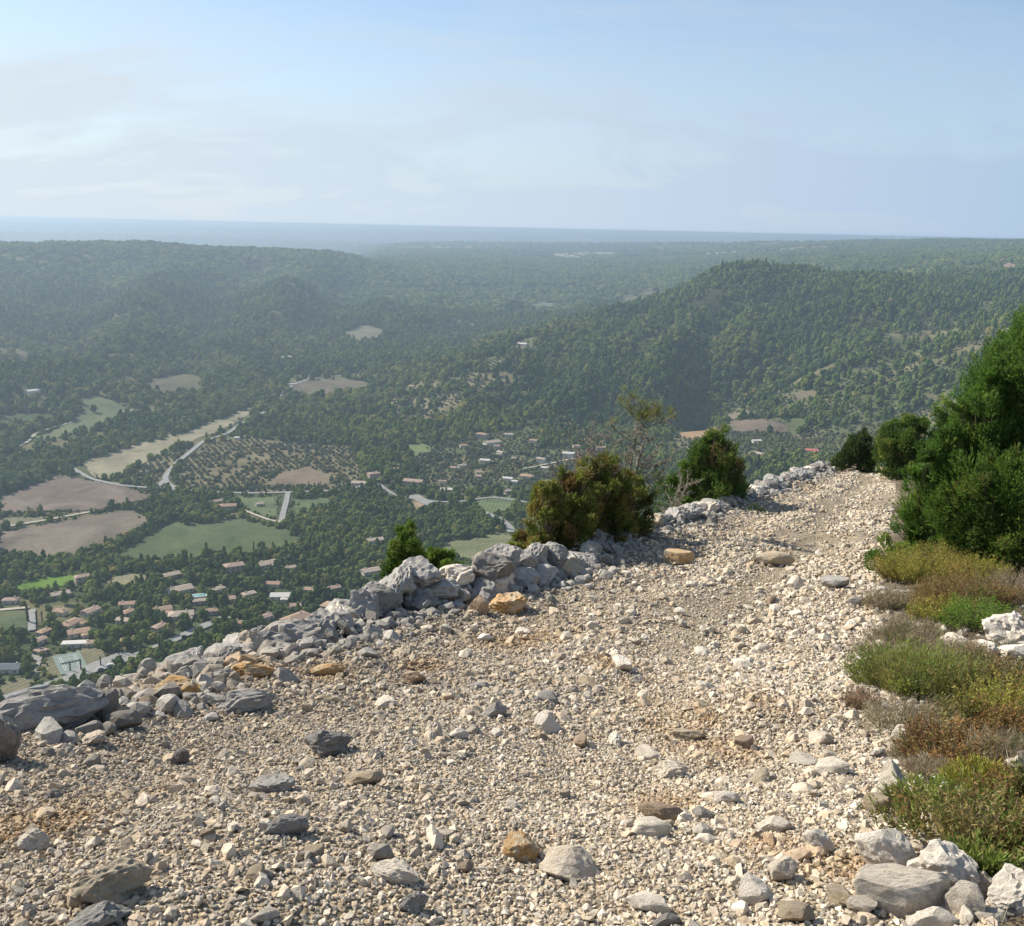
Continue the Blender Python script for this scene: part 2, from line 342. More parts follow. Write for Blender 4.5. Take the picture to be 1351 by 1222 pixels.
HG = HG + sstep(math.log(11000), math.log(27000), np.log(GR))*175
_near = 1-sstep(6500, 9500, GR)
rel = np.zeros_like(HG)
rel += _hill*_near*(62*fbm(GX/620, GY/620, 3, 5) + 38*(np.abs(fbm(GX/260, GY/260, 9, 3))-0.2))
rel += sstep(5500, 9000, GR)*26*fbm(GX/2600, GY/2600, 31, 4)+sstep(8500, 13000, GR)*np.clip(30000/GR, 0.6, 2)*46*fbm(GX/5200, GY/2200, 33, 4)
rel *= 1-0.78*sstep(3200, 3900, GR)*(HG > -225)
for p, a, wd in _gl: rel += 1.5*a*np.exp(-(d_line(GX, GY, p)/wd)**2)*_hill
HG = HG + rel

# fields, roads (photo outlines, laid on the valley land)
FIELDS = [
 ('mauve brown ploughed field left of the road junction', [(0,655),(85,628),(150,640),(215,655),(165,668),(80,678),(0,680)], (0.155,0.125,0.100),(0.215,0.175,0.140), 0.3),
 ('narrow pale fallow strip beside the dirt track', [(0,684),(90,681),(0,697)], (0.19,0.18,0.12),(0.25,0.23,0.16), 0.3),
 ('lower mauve brown ploughed field below the dirt track', [(0,702),(95,686),(175,674),(205,690),(150,716),(100,736),(0,739)], (0.16,0.135,0.105),(0.22,0.185,0.145), 0.9),
 ('large dark green meadow below the farm', [(150,736),(190,712),(222,690),(262,690),(330,684),(400,704),(405,718),(340,734),(250,738),(200,742)], (0.085,0.11,0.055),(0.115,0.14,0.07), 0.5),
 ('long tan stubble field beside the river wood', [(108,612),(150,590),(215,570),(260,560),(300,541),(343,533),(330,546),(290,570),(260,580),(200,605),(150,632),(125,630)], (0.24,0.22,0.15),(0.31,0.28,0.19), 0.7),
 ('pale green meadow with a lone tree', [(100,525),(130,522),(170,540),(160,555),(110,573),(48,583),(42,576),(80,562),(110,548)], (0.17,0.20,0.11),(0.23,0.25,0.14), 0.2),
 ('flat green field at the frame edge under the hill', [(0,545),(60,546),(82,551),(50,560),(0,564)], (0.10,0.135,0.075),(0.13,0.16,0.09), 0.2),
 ('brown and green sloping field in the wood', [(205,500),(240,494),(268,500),(268,515),(230,524),(205,516),(182,520)], (0.17,0.165,0.105),(0.21,0.19,0.13), 0.2),
 ('tan brown field beside the upper road', [(378,522),(395,504),(450,499),(490,506),(480,517),(420,523)], (0.19,0.165,0.125),(0.25,0.22,0.16), 0.1),
 ('small pale field in the middle of the far woods', [(450,441),(478,430),(508,436),(500,449),(470,452)], (0.20,0.20,0.14),(0.29,0.26,0.19), 0.1),
 ('pale green clearing behind the wooded spur', [(695,403),(712,399),(730,401),(728,407),(700,408)], (0.20,0.22,0.14),(0.26,0.27,0.17), 0.1),
 ('rounded brown field above the cypress row', [(345,642),(368,626),(405,617),(437,628),(432,641)], (0.18,0.145,0.105),(0.23,0.185,0.13), 0.1),
 ('green paddock between the farm and the side road', [(300,657),(368,656),(365,684),(330,677)], (0.12,0.15,0.08),(0.16,0.18,0.10), 0.1),
 ('striped green vine plot right of the side road', [(386,660),(440,658),(420,682),(388,686)], (0.10,0.14,0.07),(0.15,0.18,0.09), 1.4),
 ('green meadow right of the hamlet', [(628,664),(650,655),(682,658),(672,674),(640,682)], (0.12,0.155,0.08),(0.16,0.19,0.10), 0.1),
 ('tan green meadow below the curved lane', [(585,716),(620,712),(665,702),(680,712),(650,735),(590,740)], (0.16,0.17,0.09),(0.21,0.21,0.12), 0.4),
 ('bright green watered lawn', [(12,776),(60,763),(95,760),(122,764),(92,772),(40,781)], (0.12,0.20,0.04),(0.16,0.25,0.055), 0.4),
 ('dry tan plot below the green meadow', [(138,767),(165,757),(200,758),(190,772),(150,777)], (0.20,0.18,0.12),(0.25,0.23,0.15), 0.4),
 ('green field beside the white stairs', [(-10,808),(36,806),(36,834),(-10,840)], (0.10,0.125,0.07),(0.14,0.15,0.08), 0.4),
 ('dry brown plot around the tennis court', [(58,868),(125,853),(140,856),(138,872),(112,884),(70,898),(56,890)], (0.17,0.16,0.10),(0.21,0.19,0.13), 0.4),
 ('dry yard at the frame edge above the road', [(-10,903),(60,890),(30,914),(-10,926)], (0.16,0.15,0.09),(0.2,0.18,0.12), 0.4),
 ('upper ochre terrace on the right hillside', [(1046,519),(1085,517),(1082,525),(1050,526)], (0.22,0.19,0.13),(0.28,0.23,0.15), 0.4),
 ('pale terrace strip on the right hillside', [(955,548),(985,541),(1000,547),(965,555)], (0.22,0.19,0.14),(0.26,0.22,0.16), 0.4),
 ('long brown terrace field on the right hillside', [(960,558),(1020,555),(1052,560),(1045,570),(968,570)], (0.15,0.125,0.095),(0.19,0.155,0.12), 0.4),
 ('orange ochre terrace above the small right juniper', [(892,572),(928,566),(950,568),(945,580),(900,578)], (0.30,0.19,0.11),(0.34,0.24,0.15), 0.4),
 ('green strip terrace left of the hamlet', [(536,588),(560,586),(570,596),(545,604)], (0.14,0.18,0.08),(0.18,0.21,0.10), 0.4),
 ('orange sandy building plot in the hamlet', [(528,672),(545,660),(562,664),(568,678),(540,680)], (0.30,0.23,0.15),(0.38,0.29,0.19), 0.4),
 ('bare clay scar on the right plateau edge', [(1318,352),(1330,346),(1344,350),(1340,357),(1322,357)], (0.34,0.25,0.18),(0.42,0.31,0.22), 0.4),
 ('pale stony clearing on the spur top', [(676,458),(690,450),(706,454),(700,464),(684,465)], (0.28,0.23,0.17),(0.36,0.30,0.22), 0.4),
 ('gravel yard before the slate roofed building', [(22,868),(50,864),(62,868),(58,884),(52,892),(50,872)], (0.30,0.29,0.27),(0.36,0.34,0.31), 0.4),
]
ROADS = [
 ('country road along the brown field', [(95,618),(120,633),(160,642),(205,645),(240,648),(285,651),(350,652),(380,650),(430,649),(470,646),(500,633)], 5.5, 'asphalt'),
 ('road climbing between the olive plots', [(236,647),(221,640),(217,630),(232,612),(250,598),(268,583),(300,573),(318,560),(345,548),(362,532)], 6.5, 'asphalt'),
 ('second arm of the road junction', [(205,645),(214,638),(220,632)], 6.5, 'asphalt'),
 ('upper valley road beside the tan field', [(366,530),(375,517),(388,508),(410,500),(450,496),(485,492)], 6.0, 'asphalt'),
 ('side road down to the green meadow', [(380,650),(378,662),(374,676),(371,691)], 6.0, 'asphalt'),
 ('dirt track between the brown fields', [(-10,699),(30,693),(60,688),(100,680),(130,675)], 4.0, 'dirt'),
 ('main village road', [(-30,936),(0,925),(60,907),(110,891),(150,877),(200,860),(245,838),(270,827),(300,815)], 8.5, 'asphalt'),
 ('village car park', [(95,895),(125,882),(150,872),(172,864)], 15.0, 'asphalt'),
 ('lane to the hamlet', [(500,640),(520,655),(560,662),(600,665),(650,656),(690,664),(730,668)], 5.0, 'asphalt'),
 ('curved lane under the ridge wall', [(636,677),(655,684),(668,692),(676,704)], 9.0, 'asphalt'),
 ('hamlet parking yard', [(545,655),(556,662),(572,668)], 14.0, 'asphalt'),
 ('farm lane beside the small meadow', [(25,590),(38,584),(45,574),(70,565),(95,558)], 4.5, 'dirt'),
 ('white stair path beside the cypresses', [(42,806),(42,834)], 5.5, 'asphalt'),
 ('white lane to the villa', [(-10,808),(20,805),(38,803)], 4.5, 'dirt'),
 ('farm drive above the green meadow', [(322,675),(340,682),(360,690),(372,691)], 3.5, 'dirt'),
 ('short terrace lane on the right hillside', [(690,620),(720,614),(760,605)], 4.0, 'dirt'),
]
OPEN = [([(490,560),(520,520),(600,500),(660,490),(700,500),(620,540),(560,560)], 0.75), ([(230,650),(240,610),(275,585),(330,580),(470,590),(480,640),(430,650)], 0.8),
        ([(150,638),(200,607),(268,583),(236,610),(214,640)], 0.75), ([(1180,600),(900,600),(880,560),(960,520),(1080,505),(1180,480),(1260,470),(1230,560)], 0.5),
        ([(460,540),(500,520),(520,560),(450,566)], 0.6), ([(560,640),(600,590),(760,590),(820,610),(770,650),(600,650)], 0.4),
        ([(620,480),(700,450),(720,465),(700,490),(640,495)], 0.5), ([(1130,470),(1200,425),(1351,385),(1351,450),(1200,480)], 0.7), ([(540,590),(700,560),(720,600),(560,640)], 0.4)]
HOUSES = []    # filled below
fld = [(lab, vhit(p), c1, c2, a) for lab, p, c1, c2, a in FIELDS]
rds = [(lab, vhit(p), wd, k) for lab, p, wd, k in ROADS]
opn = [(vhit(p), d) for p, d in OPEN]
HILLA = vhit([(630,560),(660,490),(740,445),(870,396),(1000,356),(1110,357),(1230,372),(1180,430),(1080,480),(960,530),(870,565),(760,592),(640,592)])
# vertex colours of the land
col = np.empty((NPH, NR, 3)); col[:] = (0.055, 0.062, 0.032)
flat = 1-_hill; col = col*(1-flat[..., None]*0.8) + np.array((0.08, 0.095, 0.045))*flat[..., None]*0.8
for p, d in opn:
    k = in_poly(GX, GY, p); col[k] = (0.165, 0.145, 0.085) if d > 0.65 and d != 0.7 else (0.10, 0.115, 0.055)
terr = lambda x, y: fbm(x/150+0.3*vnoise(y/90, x/90, 4), y/42, 78, 3)
n_ = (np.maximum(sstep(0.28, 0.45, fbm(GX/90, GY/90, 77, 3)), sstep(0.25, 0.36, terr(GX, GY)))*(1-in_poly(GX, GY, HILLA)))[..., None]*(GR < 4500)[..., None]
col = col*(1-n_*0.8) + np.array((0.17, 0.15, 0.085))*n_*0.8
V = np.stack([GX, GY, HG], -1).reshape(-1, 3)
a = np.arange(NPH*NR).reshape(NPH, NR); Fq = np.stack([a[:-1, :-1], a[1:, :-1], a[1:, 1:], a[:-1, 1:]], -1).reshape(-1, 4)[:, ::-1]
me = mesh_np('terrain', V, Fq, M_valley, col.reshape(-1, 3), True)
at = me.attributes.new('far', 'FLOAT', 'POINT'); at.data.foreach_set('value', sstep(5000, 7000, GR + 1500*fbm(GX/900, GY/900, 5, 3)).astype(np.float32).ravel())
tag(link('terrain', me), kind='structure')
M_asph = plain('asphalt', (0.27, 0.265, 0.25), 0.9, 0.3, 0.25); M_dirt = plain('pale_dirt', (0.42, 0.38, 0.30), 0.95, 0.3, 0.25)
def sheet(name, poly, lift, m, cell=14.0):
    """a polygon on the ground as a draped mesh"""
    n = len(poly); bp = []
    for i in range(n):
        p0, p1 = poly[i], poly[(i+1) % n]; k = max(1, int(math.dist(p0, p1)/cell))
        bp += [(p0[0]+(p1[0]-p0[0])*t/k, p0[1]+(p1[1]-p0[1])*t/k) for t in range(k)]
    xs = [p[0] for p in bp]; ys = [p[1] for p in bp]
    gx, gy = np.meshgrid(np.arange(min(xs), max(xs), cell), np.arange(min(ys), max(ys), cell)); gx = gx.ravel(); gy = gy.ravel()
    k = in_poly(gx, gy, bp); pts = [Vector(p) for p in bp] + [Vector((u, v)) for u, v in zip(gx[k], gy[k])]
    vs, es, fs, *_ = delaunay_2d_cdt(pts, [], [list(range(len(bp)))], 1, 0.01)
    x = np.array([v.x for v in vs]); y = np.array([v.y for v in vs])
    return mesh_np(name, np.stack([x, y, H(x, y)+lift], -1), np.array([list(f) if len(f) == 3 else list(f)[:3] for f in fs]), m, None, True)
def wobble(poly, amt):
    o = []; n = len(poly)
    for i in range(n):
        p0, p1 = poly[i], poly[(i+1) % n]; k = max(1, int(math.dist(p0, p1)/12))
        for t in range(k):
            x = p0[0]+(p1[0]-p0[0])*t/k; y = p0[1]+(p1[1]-p0[1])*t/k
            o.append((x+amt*float(vnoise(x/17, y/17, 1))*2, y+amt*float(vnoise(x/17, y/17, 2))*2))
    return o
for lab, p, c1, c2, an in fld:
    if np.mean([math.hypot(*q) for q in p]) > 1600: c1 = tuple(q*0.72 for q in c1); c2 = tuple(q*0.72 for q in c2)
    o = link('field', sheet('field', wobble(p, 4.5 if np.mean([math.hypot(*q) for q in p]) < 1500 else 11.0), 0.6, field_mat('field_soil', c1, c2, an)))
    tag(o, lab, 'field', 'fields on the valley floor', 'structure')
for k, (lab, p, wd, kd) in enumerate(rds):
    pts = []
    for i in range(len(p)-1):
        m_ = max(1, int(math.dist(p[i], p[i+1])/9)); pts += [(p[i][0]+(p[i+1][0]-p[i][0])*t/m_, p[i][1]+(p[i+1][1]-p[i][1])*t/m_) for t in range(m_)]
    pts.append(p[-1]); A = np.array(pts)
    for _ in range(3): A[1:-1] = (A[:-2]+2*A[1:-1]+A[2:])/4
    T_ = np.gradient(A, axis=0); T_ /= np.linalg.norm(T_, axis=1)[:, None]+1e-9; Nn = np.stack([-T_[:, 1], T_[:, 0]], -1)
    rows = [A+Nn*wd*q for q in (-0.5, 0, 0.5)]; X = np.stack(rows, 1); z = H(X[..., 0], X[..., 1]).max(axis=1, keepdims=True)+1.0+0.02*k+np.zeros((1, 3))
    V = np.concatenate([X, z[..., None]], -1).reshape(-1, 3); a = np.arange(len(A)*3).reshape(-1, 3)
    o = link('road' if kd == 'asphalt' else 'dirt_track', mesh_np('road', V, np.stack([a[:-1, :-1], a[1:, :-1], a[1:, 1:], a[:-1, 1:]], -1).reshape(-1, 4)[:, ::-1], M_asph if kd == 'asphalt' else M_dirt, None, True))
    tag(o, lab, 'road', None, 'structure')
rdl = [(p, wd) for _, p, wd, _ in rds]
#PART2
# ------------------------------------------------------------------ houses
def bm_box(bm, x0, x1, y0, y1, z0, z1):
    v = [bm.verts.new(p) for p in ((x0,y0,z0),(x1,y0,z0),(x1,y1,z0),(x0,y1,z0),(x0,y0,z1),(x1,y0,z1),(x1,y1,z1),(x0,y1,z1))]
    for f in ((0,3,2,1),(4,5,6,7),(0,1,5,4),(1,2,6,5),(2,3,7,6),(3,0,4,7)): bm.faces.new([v[i] for i in f])
def bm_mesh(name, bm, m):
    bmesh.ops.recalc_face_normals(bm, faces=bm.faces[:]); me = bpy.data.meshes.new(name); bm.to_mesh(me); bm.free(); me.materials.append(m); return me
def roofmat(name, c):
    m, t, b = mat(name); tc = t.nodes.new('ShaderNodeTexCoord'); p = tc.outputs['Object']
    wv = t.nodes.new('ShaderNodeTexWave'); wv.inputs['Scale'].default_value = 1.2; wv.bands_direction = 'X'; t.links.new(p, wv.inputs['Vector'])
    k = mul_n(t, c, ramp_n(t, noise_n(t, p, 0.8, 6, 0.7), [(0.3, g3(0.65)), (0.7, g3(1.2))]))
    k = mul_n(t, k, ramp_n(t, wv.outputs['Fac'], [(0, g3(0.85)), (1, g3(1.05))])); t.links.new(k, b.inputs['Base Color']); return m
def short(l):
    l = l.split(' with ')[0].split(' beside ')[0].split(' half ')[0].split(' just ')[0]
    w_ = l.split(); return ' '.join(w_[:7])
def place_words(px, py, lms, near, used):
    """unique wording of a place from the nearest named thing"""
    ds = sorted((math.hypot(px-l[1], py-l[2]), l) for l in lms)
    for d, l in ds[:5]:
        a_ = math.degrees(math.atan2(-(py-l[2]), px-l[1])) % 360
        side = ['right of', 'up and right of', 'behind', 'up and left of', 'left of', 'down and left of', 'in front of', 'down and right of'][int((a_+22.5)//45) % 8]
        q = '%s the %s' % (('close ' if d < near else '')+side, short(l[0]))
        if q not in used: used.add(q); return q
    return None
RM = {'terra': roofmat('terracotta_tiles', (0.37, 0.25, 0.18)), 'pale': roofmat('faded_tiles', (0.43, 0.35, 0.275)), 'pink': roofmat('pink_tiles', (0.39, 0.28, 0.22)),
      'dark': roofmat('dark_red_tiles', (0.22, 0.12, 0.09)), 'slate': roofmat('slate_roof', (0.13, 0.14, 0.16)), 'white': roofmat('white_roof', (0.6, 0.57, 0.52)), 'orange': roofmat('orange_tiles', (0.42, 0.28, 0.185)), 'red': roofmat('red_tiles', (0.48, 0.15, 0.13))}
WM = {'cream': plain('cream_render', (0.62, 0.55, 0.43), 0.9, 0.4, 0.15), 'white': plain('white_render', (0.62, 0.58, 0.51), 0.9, 0.4, 0.12),
      'pink': plain('pink_render', (0.47, 0.37, 0.30), 0.9, 0.4, 0.15), 'stone': plain('stone_wall', (0.38, 0.33, 0.26), 0.9, 0.8, 0.3), 'grey': plain('grey_render', (0.42, 0.42, 0.41), 0.9, 0.4, 0.15)}
M_win = plain('window_glass', (0.05, 0.06, 0.07), 0.2); M_door = plain('door_wood', (0.22, 0.14, 0.09)); M_shut = plain('shutter_paint', (0.35, 0.42, 0.44))
clear = []     # (x, y, r) no trees here
lmk = []       # valley landmarks (name, px, py)
def hash_(k): return (math.sin(k*12.9898)*43758.5453) % 1.0
def roof_mesh(w_, d_, h_, pitch, hip, m):
    o_ = 0.45; bm = bmesh.new(); X = w_/2+o_; Y = d_/2+o_; rz = pitch*Y; i = Y if hip else 0.0; i = min(i, X*0.9)
    z0 = h_-pitch*o_+0.02; t = 0.18
    lo = [(-X,-Y,z0),(X,-Y,z0),(X,Y,z0),(-X,Y,z0)]; A = (-X+i, 0, z0+rz); B = (X-i, 0, z0+rz)
    v = [bm.verts.new(p) for p in lo]; u = [bm.verts.new((p[0], p[1], p[2]+t)) for p in lo]; a0 = bm.verts.new(A); b0 = bm.verts.new(B); a1 = bm.verts.new((A[0], A[1], A[2]+t)); b1 = bm.verts.new((B[0], B[1], B[2]+t))
    for f in ([u[0],u[1],b1,a1],[u[2],u[3],a1,b1],[u[1],u[2],b1],[u[3],u[0],a1],[v[1],v[0],a0,b0],[v[3],v[2],b0,a0],[v[2],v[1],b0],[v[0],v[3],a0],[v[0],v[1],u[1],u[0]],[v[1],v[2],u[2],u[1]],[v[2],v[3],u[3],u[2]],[v[3],v[0],u[0],u[3]]): bm.faces.new(f)
    return bm_mesh('roof', bm, m)
def wall_mesh(w_, d_, h_, pitch, hip, m):
    bm = bmesh.new(); X = w_/2; Y = d_/2
    lo = [bm.verts.new(p) for p in ((-X,-Y,-3),(X,-Y,-3),(X,Y,-3),(-X,Y,-3))]; up = [bm.verts.new((p.co.x, p.co.y, h_)) for p in lo]
    for i in range(4):
        j = (i+1) % 4; bm.faces.new([lo[i], lo[j], up[j], up[i]])
    if not hip and pitch > 0.05:
        a = bm.verts.new((-X, 0, h_+pitch*Y)); b = bm.verts.new((X, 0, h_+pitch*Y)); bm.faces.new([up[3], up[0], a]); bm.faces.new([up[1], up[2], b])
    else: bm.faces.new(up)
    return bm_mesh('wall', bm, m)
def building(px, py, wpx, label, roof='terra', wall='cream', rz=0.0, storeys=1, hip=False, pitch=0.32, depth=0.6, cat='house', name='house', nwin=None, wing=False):
    (x, y), = vhit([(px, py)]); dist = math.hypot(x, y); sl = math.hypot(dist, 300)
    W = max(7.0, wpx*sl/FPX*0.92); D = max(6.0, min(12, W*depth)); h_ = 2.9*storeys+0.3
    rz += (hash_(px*3+py) - 0.5)*70 if wpx < 45 and py > 400 else 0; z = float(H(x, y)); r = empty(name, (x, y, z), rad(rz)-math.atan2(x, y)); tag(r, label, cat, 'houses in the valley' if cat == 'house' else None)
    link('wall', wall_mesh(W, D, h_, pitch, hip, WM[wall]), r)
    ro = link('roof', roof_mesh(W, D, h_, pitch, hip, RM[roof]), r)
    if roof != 'white' and cat == 'house':
        bm = bmesh.new(); cx = W*random.choice((-0.28, 0.22, 0.3)); zt = h_+pitch*D/2
        bm_box(bm, cx-0.45, cx+0.45, 0.5, 1.3, zt-0.9, zt+0.9); bm_box(bm, cx-0.55, cx+0.55, 0.4, 1.4, zt+0.9, zt+1.02); link('chimney', bm_mesh('chimney', bm, WM[wall]), ro)
    if wing:
        bm = bmesh.new(); bm_box(bm, W*0.1, W*0.45, -D/2-4.2, -D/2+0.2, -3, h_-0.7); link('wing', bm_mesh('wing', bm, WM[wall]), r)
        rm = roof_mesh(W*0.35, 4.6, h_-0.7, pitch, True, RM[roof]); q = link('wing_roof', rm, r); q.location = (W*0.275, -D/2-2.1, 0)
    if dist < 1150:
        n = nwin or max(2, int(W/4.2))
        for s in range(storeys):
            for i in range(n):
                cx = -W/2+W*(i+0.5)/n; z0 = 0.9+2.9*s; side = -1
                if wing and cx > W*0.1 and cx < W*0.45: continue
                bm = bmesh.new(); dr = (s == 0 and i == n//2)
                if dr: bm_box(bm, cx-0.6, cx+0.6, -D/2-0.06, -D/2+0.05, 0.0, 2.2); link('door', bm_mesh('door', bm, M_door), r)
                else:
                    bm_box(bm, cx-0.6, cx+0.6, -D/2-0.05, -D/2+0.05, z0, z0+1.3); q = link('window', bm_mesh('window', bm, M_win), r)
        for i in range(2):
            bm = bmesh.new(); cy = -D/4+D/2*i; bm_box(bm, -W/2-0.05, -W/2+0.05, cy-0.5, cy+0.5, 1.0, 2.2); link('window', bm_mesh('window', bm, M_win), r)
    clear.append((x, y, W*0.5+2.2)); lmk.append((label, px, py)); return r
HS = [  # px, py, width px, label, roof, wall, rz, storeys, hip, extra
 (109,769,18,'tall pink villa above the bright green lawn','pink','pink',20,2,True),
 (80,788,22,'low tan house half hidden under round trees below the lawn','pale','stone',10,1,False),
 (80,811,17,'small house with a hipped terracotta roof right of the white stairs','terra','cream',-25,1,True),
 (120,810,22,'cream house with a straight flat looking ridge beside a white drive','pink','white',5,1,False),
 (95,826,26,'wide terracotta roofed house below the hipped one','terra','cream',14,1,True),
 (104,838,26,'house with a faded orange roof above the white shed','orange','cream',22,1,False),
 (13,886,30,'long low building with a dark slate roof at the frame edge','slate','white',0,1,False),
 (214,808,24,'terracotta house between the tall oaks and the pale L shaped villa','terra','cream',14,1,False),
 (239,815,32,'pale L shaped villa with a bleached tile roof','pale','white',24,1,True),
 (211,831,19,'small pink roofed house above the main road','pink','cream',10,1,True),
 (236,782,34,'long grey pink row house under the tan dry plot','pale','grey',8,1,False),
 (226,762,22,'grey roofed house under the meadow hedge','pale','stone',-10,1,False),
 (263,797,16,'small stone house left of the green awning garden','pale','stone',15,1,True),
 (170,905,30,'tan gabled farmhouse just above the stone wall','pale','stone',-35,2,False),
 (292,868,28,'reddish roofed house beside the round trees above the ochre rocks','terra','stone',12,1,True),
 (236,886,22,'dark red roofed house hidden under the trees','dark','stone',20,1,False),
 (309,754,26,'large pink villa with clustered roofs below the green meadow','pink','pink',-10,2,True),
 (352,747,26,'long pale roofed house right of the pink villa','pale','white',12,1,False),
 (383,753,14,'small grey house beside the long pale one','pale','grey',10,1,False),
 (329,792,18,'square two storey grey house among gardens','pale','stone',25,2,True),
 (370,790,26,'white rendered house with a bright terrace','white','white',12,1,False),
 (409,782,14,'little house with a brown square roof beside the white terrace house','terra','cream',5,1,False),
 (391,824,40,'big two storey house with red tiles and a row of windows','terra','pink',20,2,True),
 (333,842,36,'long pink house with a red roof below the big one','terra','pink',22,1,True),
 (441,804,34,'tan house behind the grey slabs of the wall','orange','cream',-20,1,True),
 (495,716,22,'pale flat roofed barn in the valley trees','pale','white',8,1,False),
 (489,757,26,'cream roofed house left of the small green juniper','pale','white',10,1,False),
 (493,631,17,'tall pinkish square house at the hamlet entrance','pink','pink',5,2,True),
 (546,641,28,'long pink roofed house in the middle of the hamlet','pink','pink',3,2,False),
 (590,649,18,'whitish house right of the long pink one','white','cream',0,1,False),
 (474,640,20,'pale gabled house beside the lane bend','pale','cream',12,1,False),
 (301,674,22,'terracotta farmhouse between the dark oaks and the paddock','terra','stone',-15,2,True),
 (289,664,16,'pink roofed barn behind the terracotta farmhouse','pink','stone',20,1,False),
 (342,668,10,'tiny shelter in the green paddock','pale','cream',5,1,False),
 (636,578,17,'brown roofed villa at the top of the wooded hamlet','terra','stone',-5,2,True),
 (649,586,24,'bright white villa under the brown roofed one','pale','white',8,1,False),
 (704,584,11,'single pink house alone on the wooded slope','orange','white',0,1,False),
 (750,604,17,'white gabled house left of the bare tree','white','white',10,2,False),
 (714,611,13,'pale stone house among the cypresses','pale','cream',0,2,False),
 (719,620,10,'lower pale house under the stone one','white','cream',10,1,False),
 (695,631,19,'orange roofed villa on a terrace','orange','cream',-20,1,True),
 (670,634,14,'small white house with a glaring wall','white','white',10,1,False),
 (679,638,8,'little white annex right of the glaring house','white','white',0,1,False),
 (717,638,9,'small orange house right of the terrace villa','orange','white',0,1,False),
 (669,651,11,'pale house over the meadow beside the lane','pale','white',15,1,False),
 (792,596,14,'pink gabled house behind the bare twigs','pink','pink',5,2,False),
 (948,557,9,'white cube house on the right terraces','white','white',0,1,False),
 (998,601,20,'cream roofed villa seen above the wall between the junipers','pale','cream',8,1,True),
 (1071,597,17,'house with a bright red roof above the end of the path','red','white',5,1,False),
 (998,584,12,'small pale house behind the cream roofed villa','white','white',0,1,False),
 (43,518,16,'white farmhouse at the foot of the wooded hill','white','white',8,1,False),
 (377,475,15,'large white farm in the middle of the far woods','white','white',5,2,False),
 (400,475,8,'small white outbuilding right of the large white farm','white','white',0,1,False),
 (168,545,9,'white shed at the tip of the pale green meadow','white','white',0,1,False),
 (192,543,8,'low barn right of the meadow shed','pale','white',0,1,False),
 (386,509,7,'small white cabin at the bend of the upper road','white','white',0,1,False),
 (348,556,8,'pale cabin beside the climbing road','white','cream',0,1,False),
 (313,580,7,'white hut where the road bends between the orchards','white','white',0,1,False),
 (560,350,8,'faraway white farm on the plateau','white','white',0,1,False),
 (690,456,13,'white villa on the pale clearing of the spur','white','white',0,1,False),
 (543,512,9,'small orange farm beside the olive terraces','orange','cream',0,1,False),
 (609,617,12,'pale house hidden in the gardens of the hamlet','pale','white',0,1,False),
 (640,610,14,'white house above the long glass roof','white','white',0,1,False),
]
for h in HS: building(h[0], h[1], h[2], h[3], h[4], h[5], h[6], h[7], h[8], wing=(h[2] >= 24 and h[6] > 10))
_pv = vhit([(0, 780), (60, 800), (140, 780), (200, 790), (300, 775), (400, 765), (470, 790), (420, 830), (330, 820), (280, 880), (200, 915), (150, 850), (60, 870), (0, 850)]); _ph = vhit([(450, 640), (560, 600), (640, 570), (760, 590), (800, 610), (760, 655), (640, 650), (560, 672), (480, 655)])
_us = set(); _hr = random.Random(12); _tries = 0; _n = 0
while _n < 34 and _tries < 3000:
    _tries += 1; P_ = _pv if _n < 17 else _ph; x_ = _hr.uniform(min(q[0] for q in P_), max(q[0] for q in P_)); y_ = _hr.uniform(min(q[1] for q in P_), max(q[1] for q in P_))
    if not in_poly(np.array([x_]), np.array([y_]), P_)[0] or any(math.hypot(x_-c[0], y_-c[1]) < c[2]+9 for c in clear) or any(d_line(np.array([x_]), np.array([y_]), p)[0] < wd+5 for p, wd in rdl) or any(in_poly(np.array([x_]), np.array([y_]), f_[1])[0] for f_ in fld): continue
    a_, b_ = project(x_, y_, H(np.array([x_]), np.array([y_]))[0]); wt = place_words(float(a_), float(b_), [l for l in lmk if ' with ' in l[0] or len(l[0].split()) > 3][:60], 18, _us)
    if wt is None: continue
    rf, rw = _hr.choice([('terra', 'small terracotta roofed house'), ('pale', 'small tan roofed house'), ('pink', 'small faded pink roofed house'), ('orange', 'small orange roofed house')]); nl = len(lmk)
    building(float(a_), float(b_), _hr.uniform(13, 20)*(1.0 if _n < 17 else 0.62), ' '.join(('%s %s' % (rw, wt)).split()[:15]), rf, _hr.choice(['cream', 'stone', 'cream', 'grey']), _hr.uniform(-30, 30), 1, _hr.random() < 0.4); del lmk[nl:]; _n += 1
building(98, 853, 28, 'long narrow white shed roof beside parked cars', 'white', 'white', 12, 1, False, 0.06, 0.25, 'shed', 'shed')
lw = building(82, 933, 52, 'long low building with a terracotta roof just above the grey slab', 'orange', 'pink', 24, 1, False, 0.3, 0.32, 'building', 'long_building')
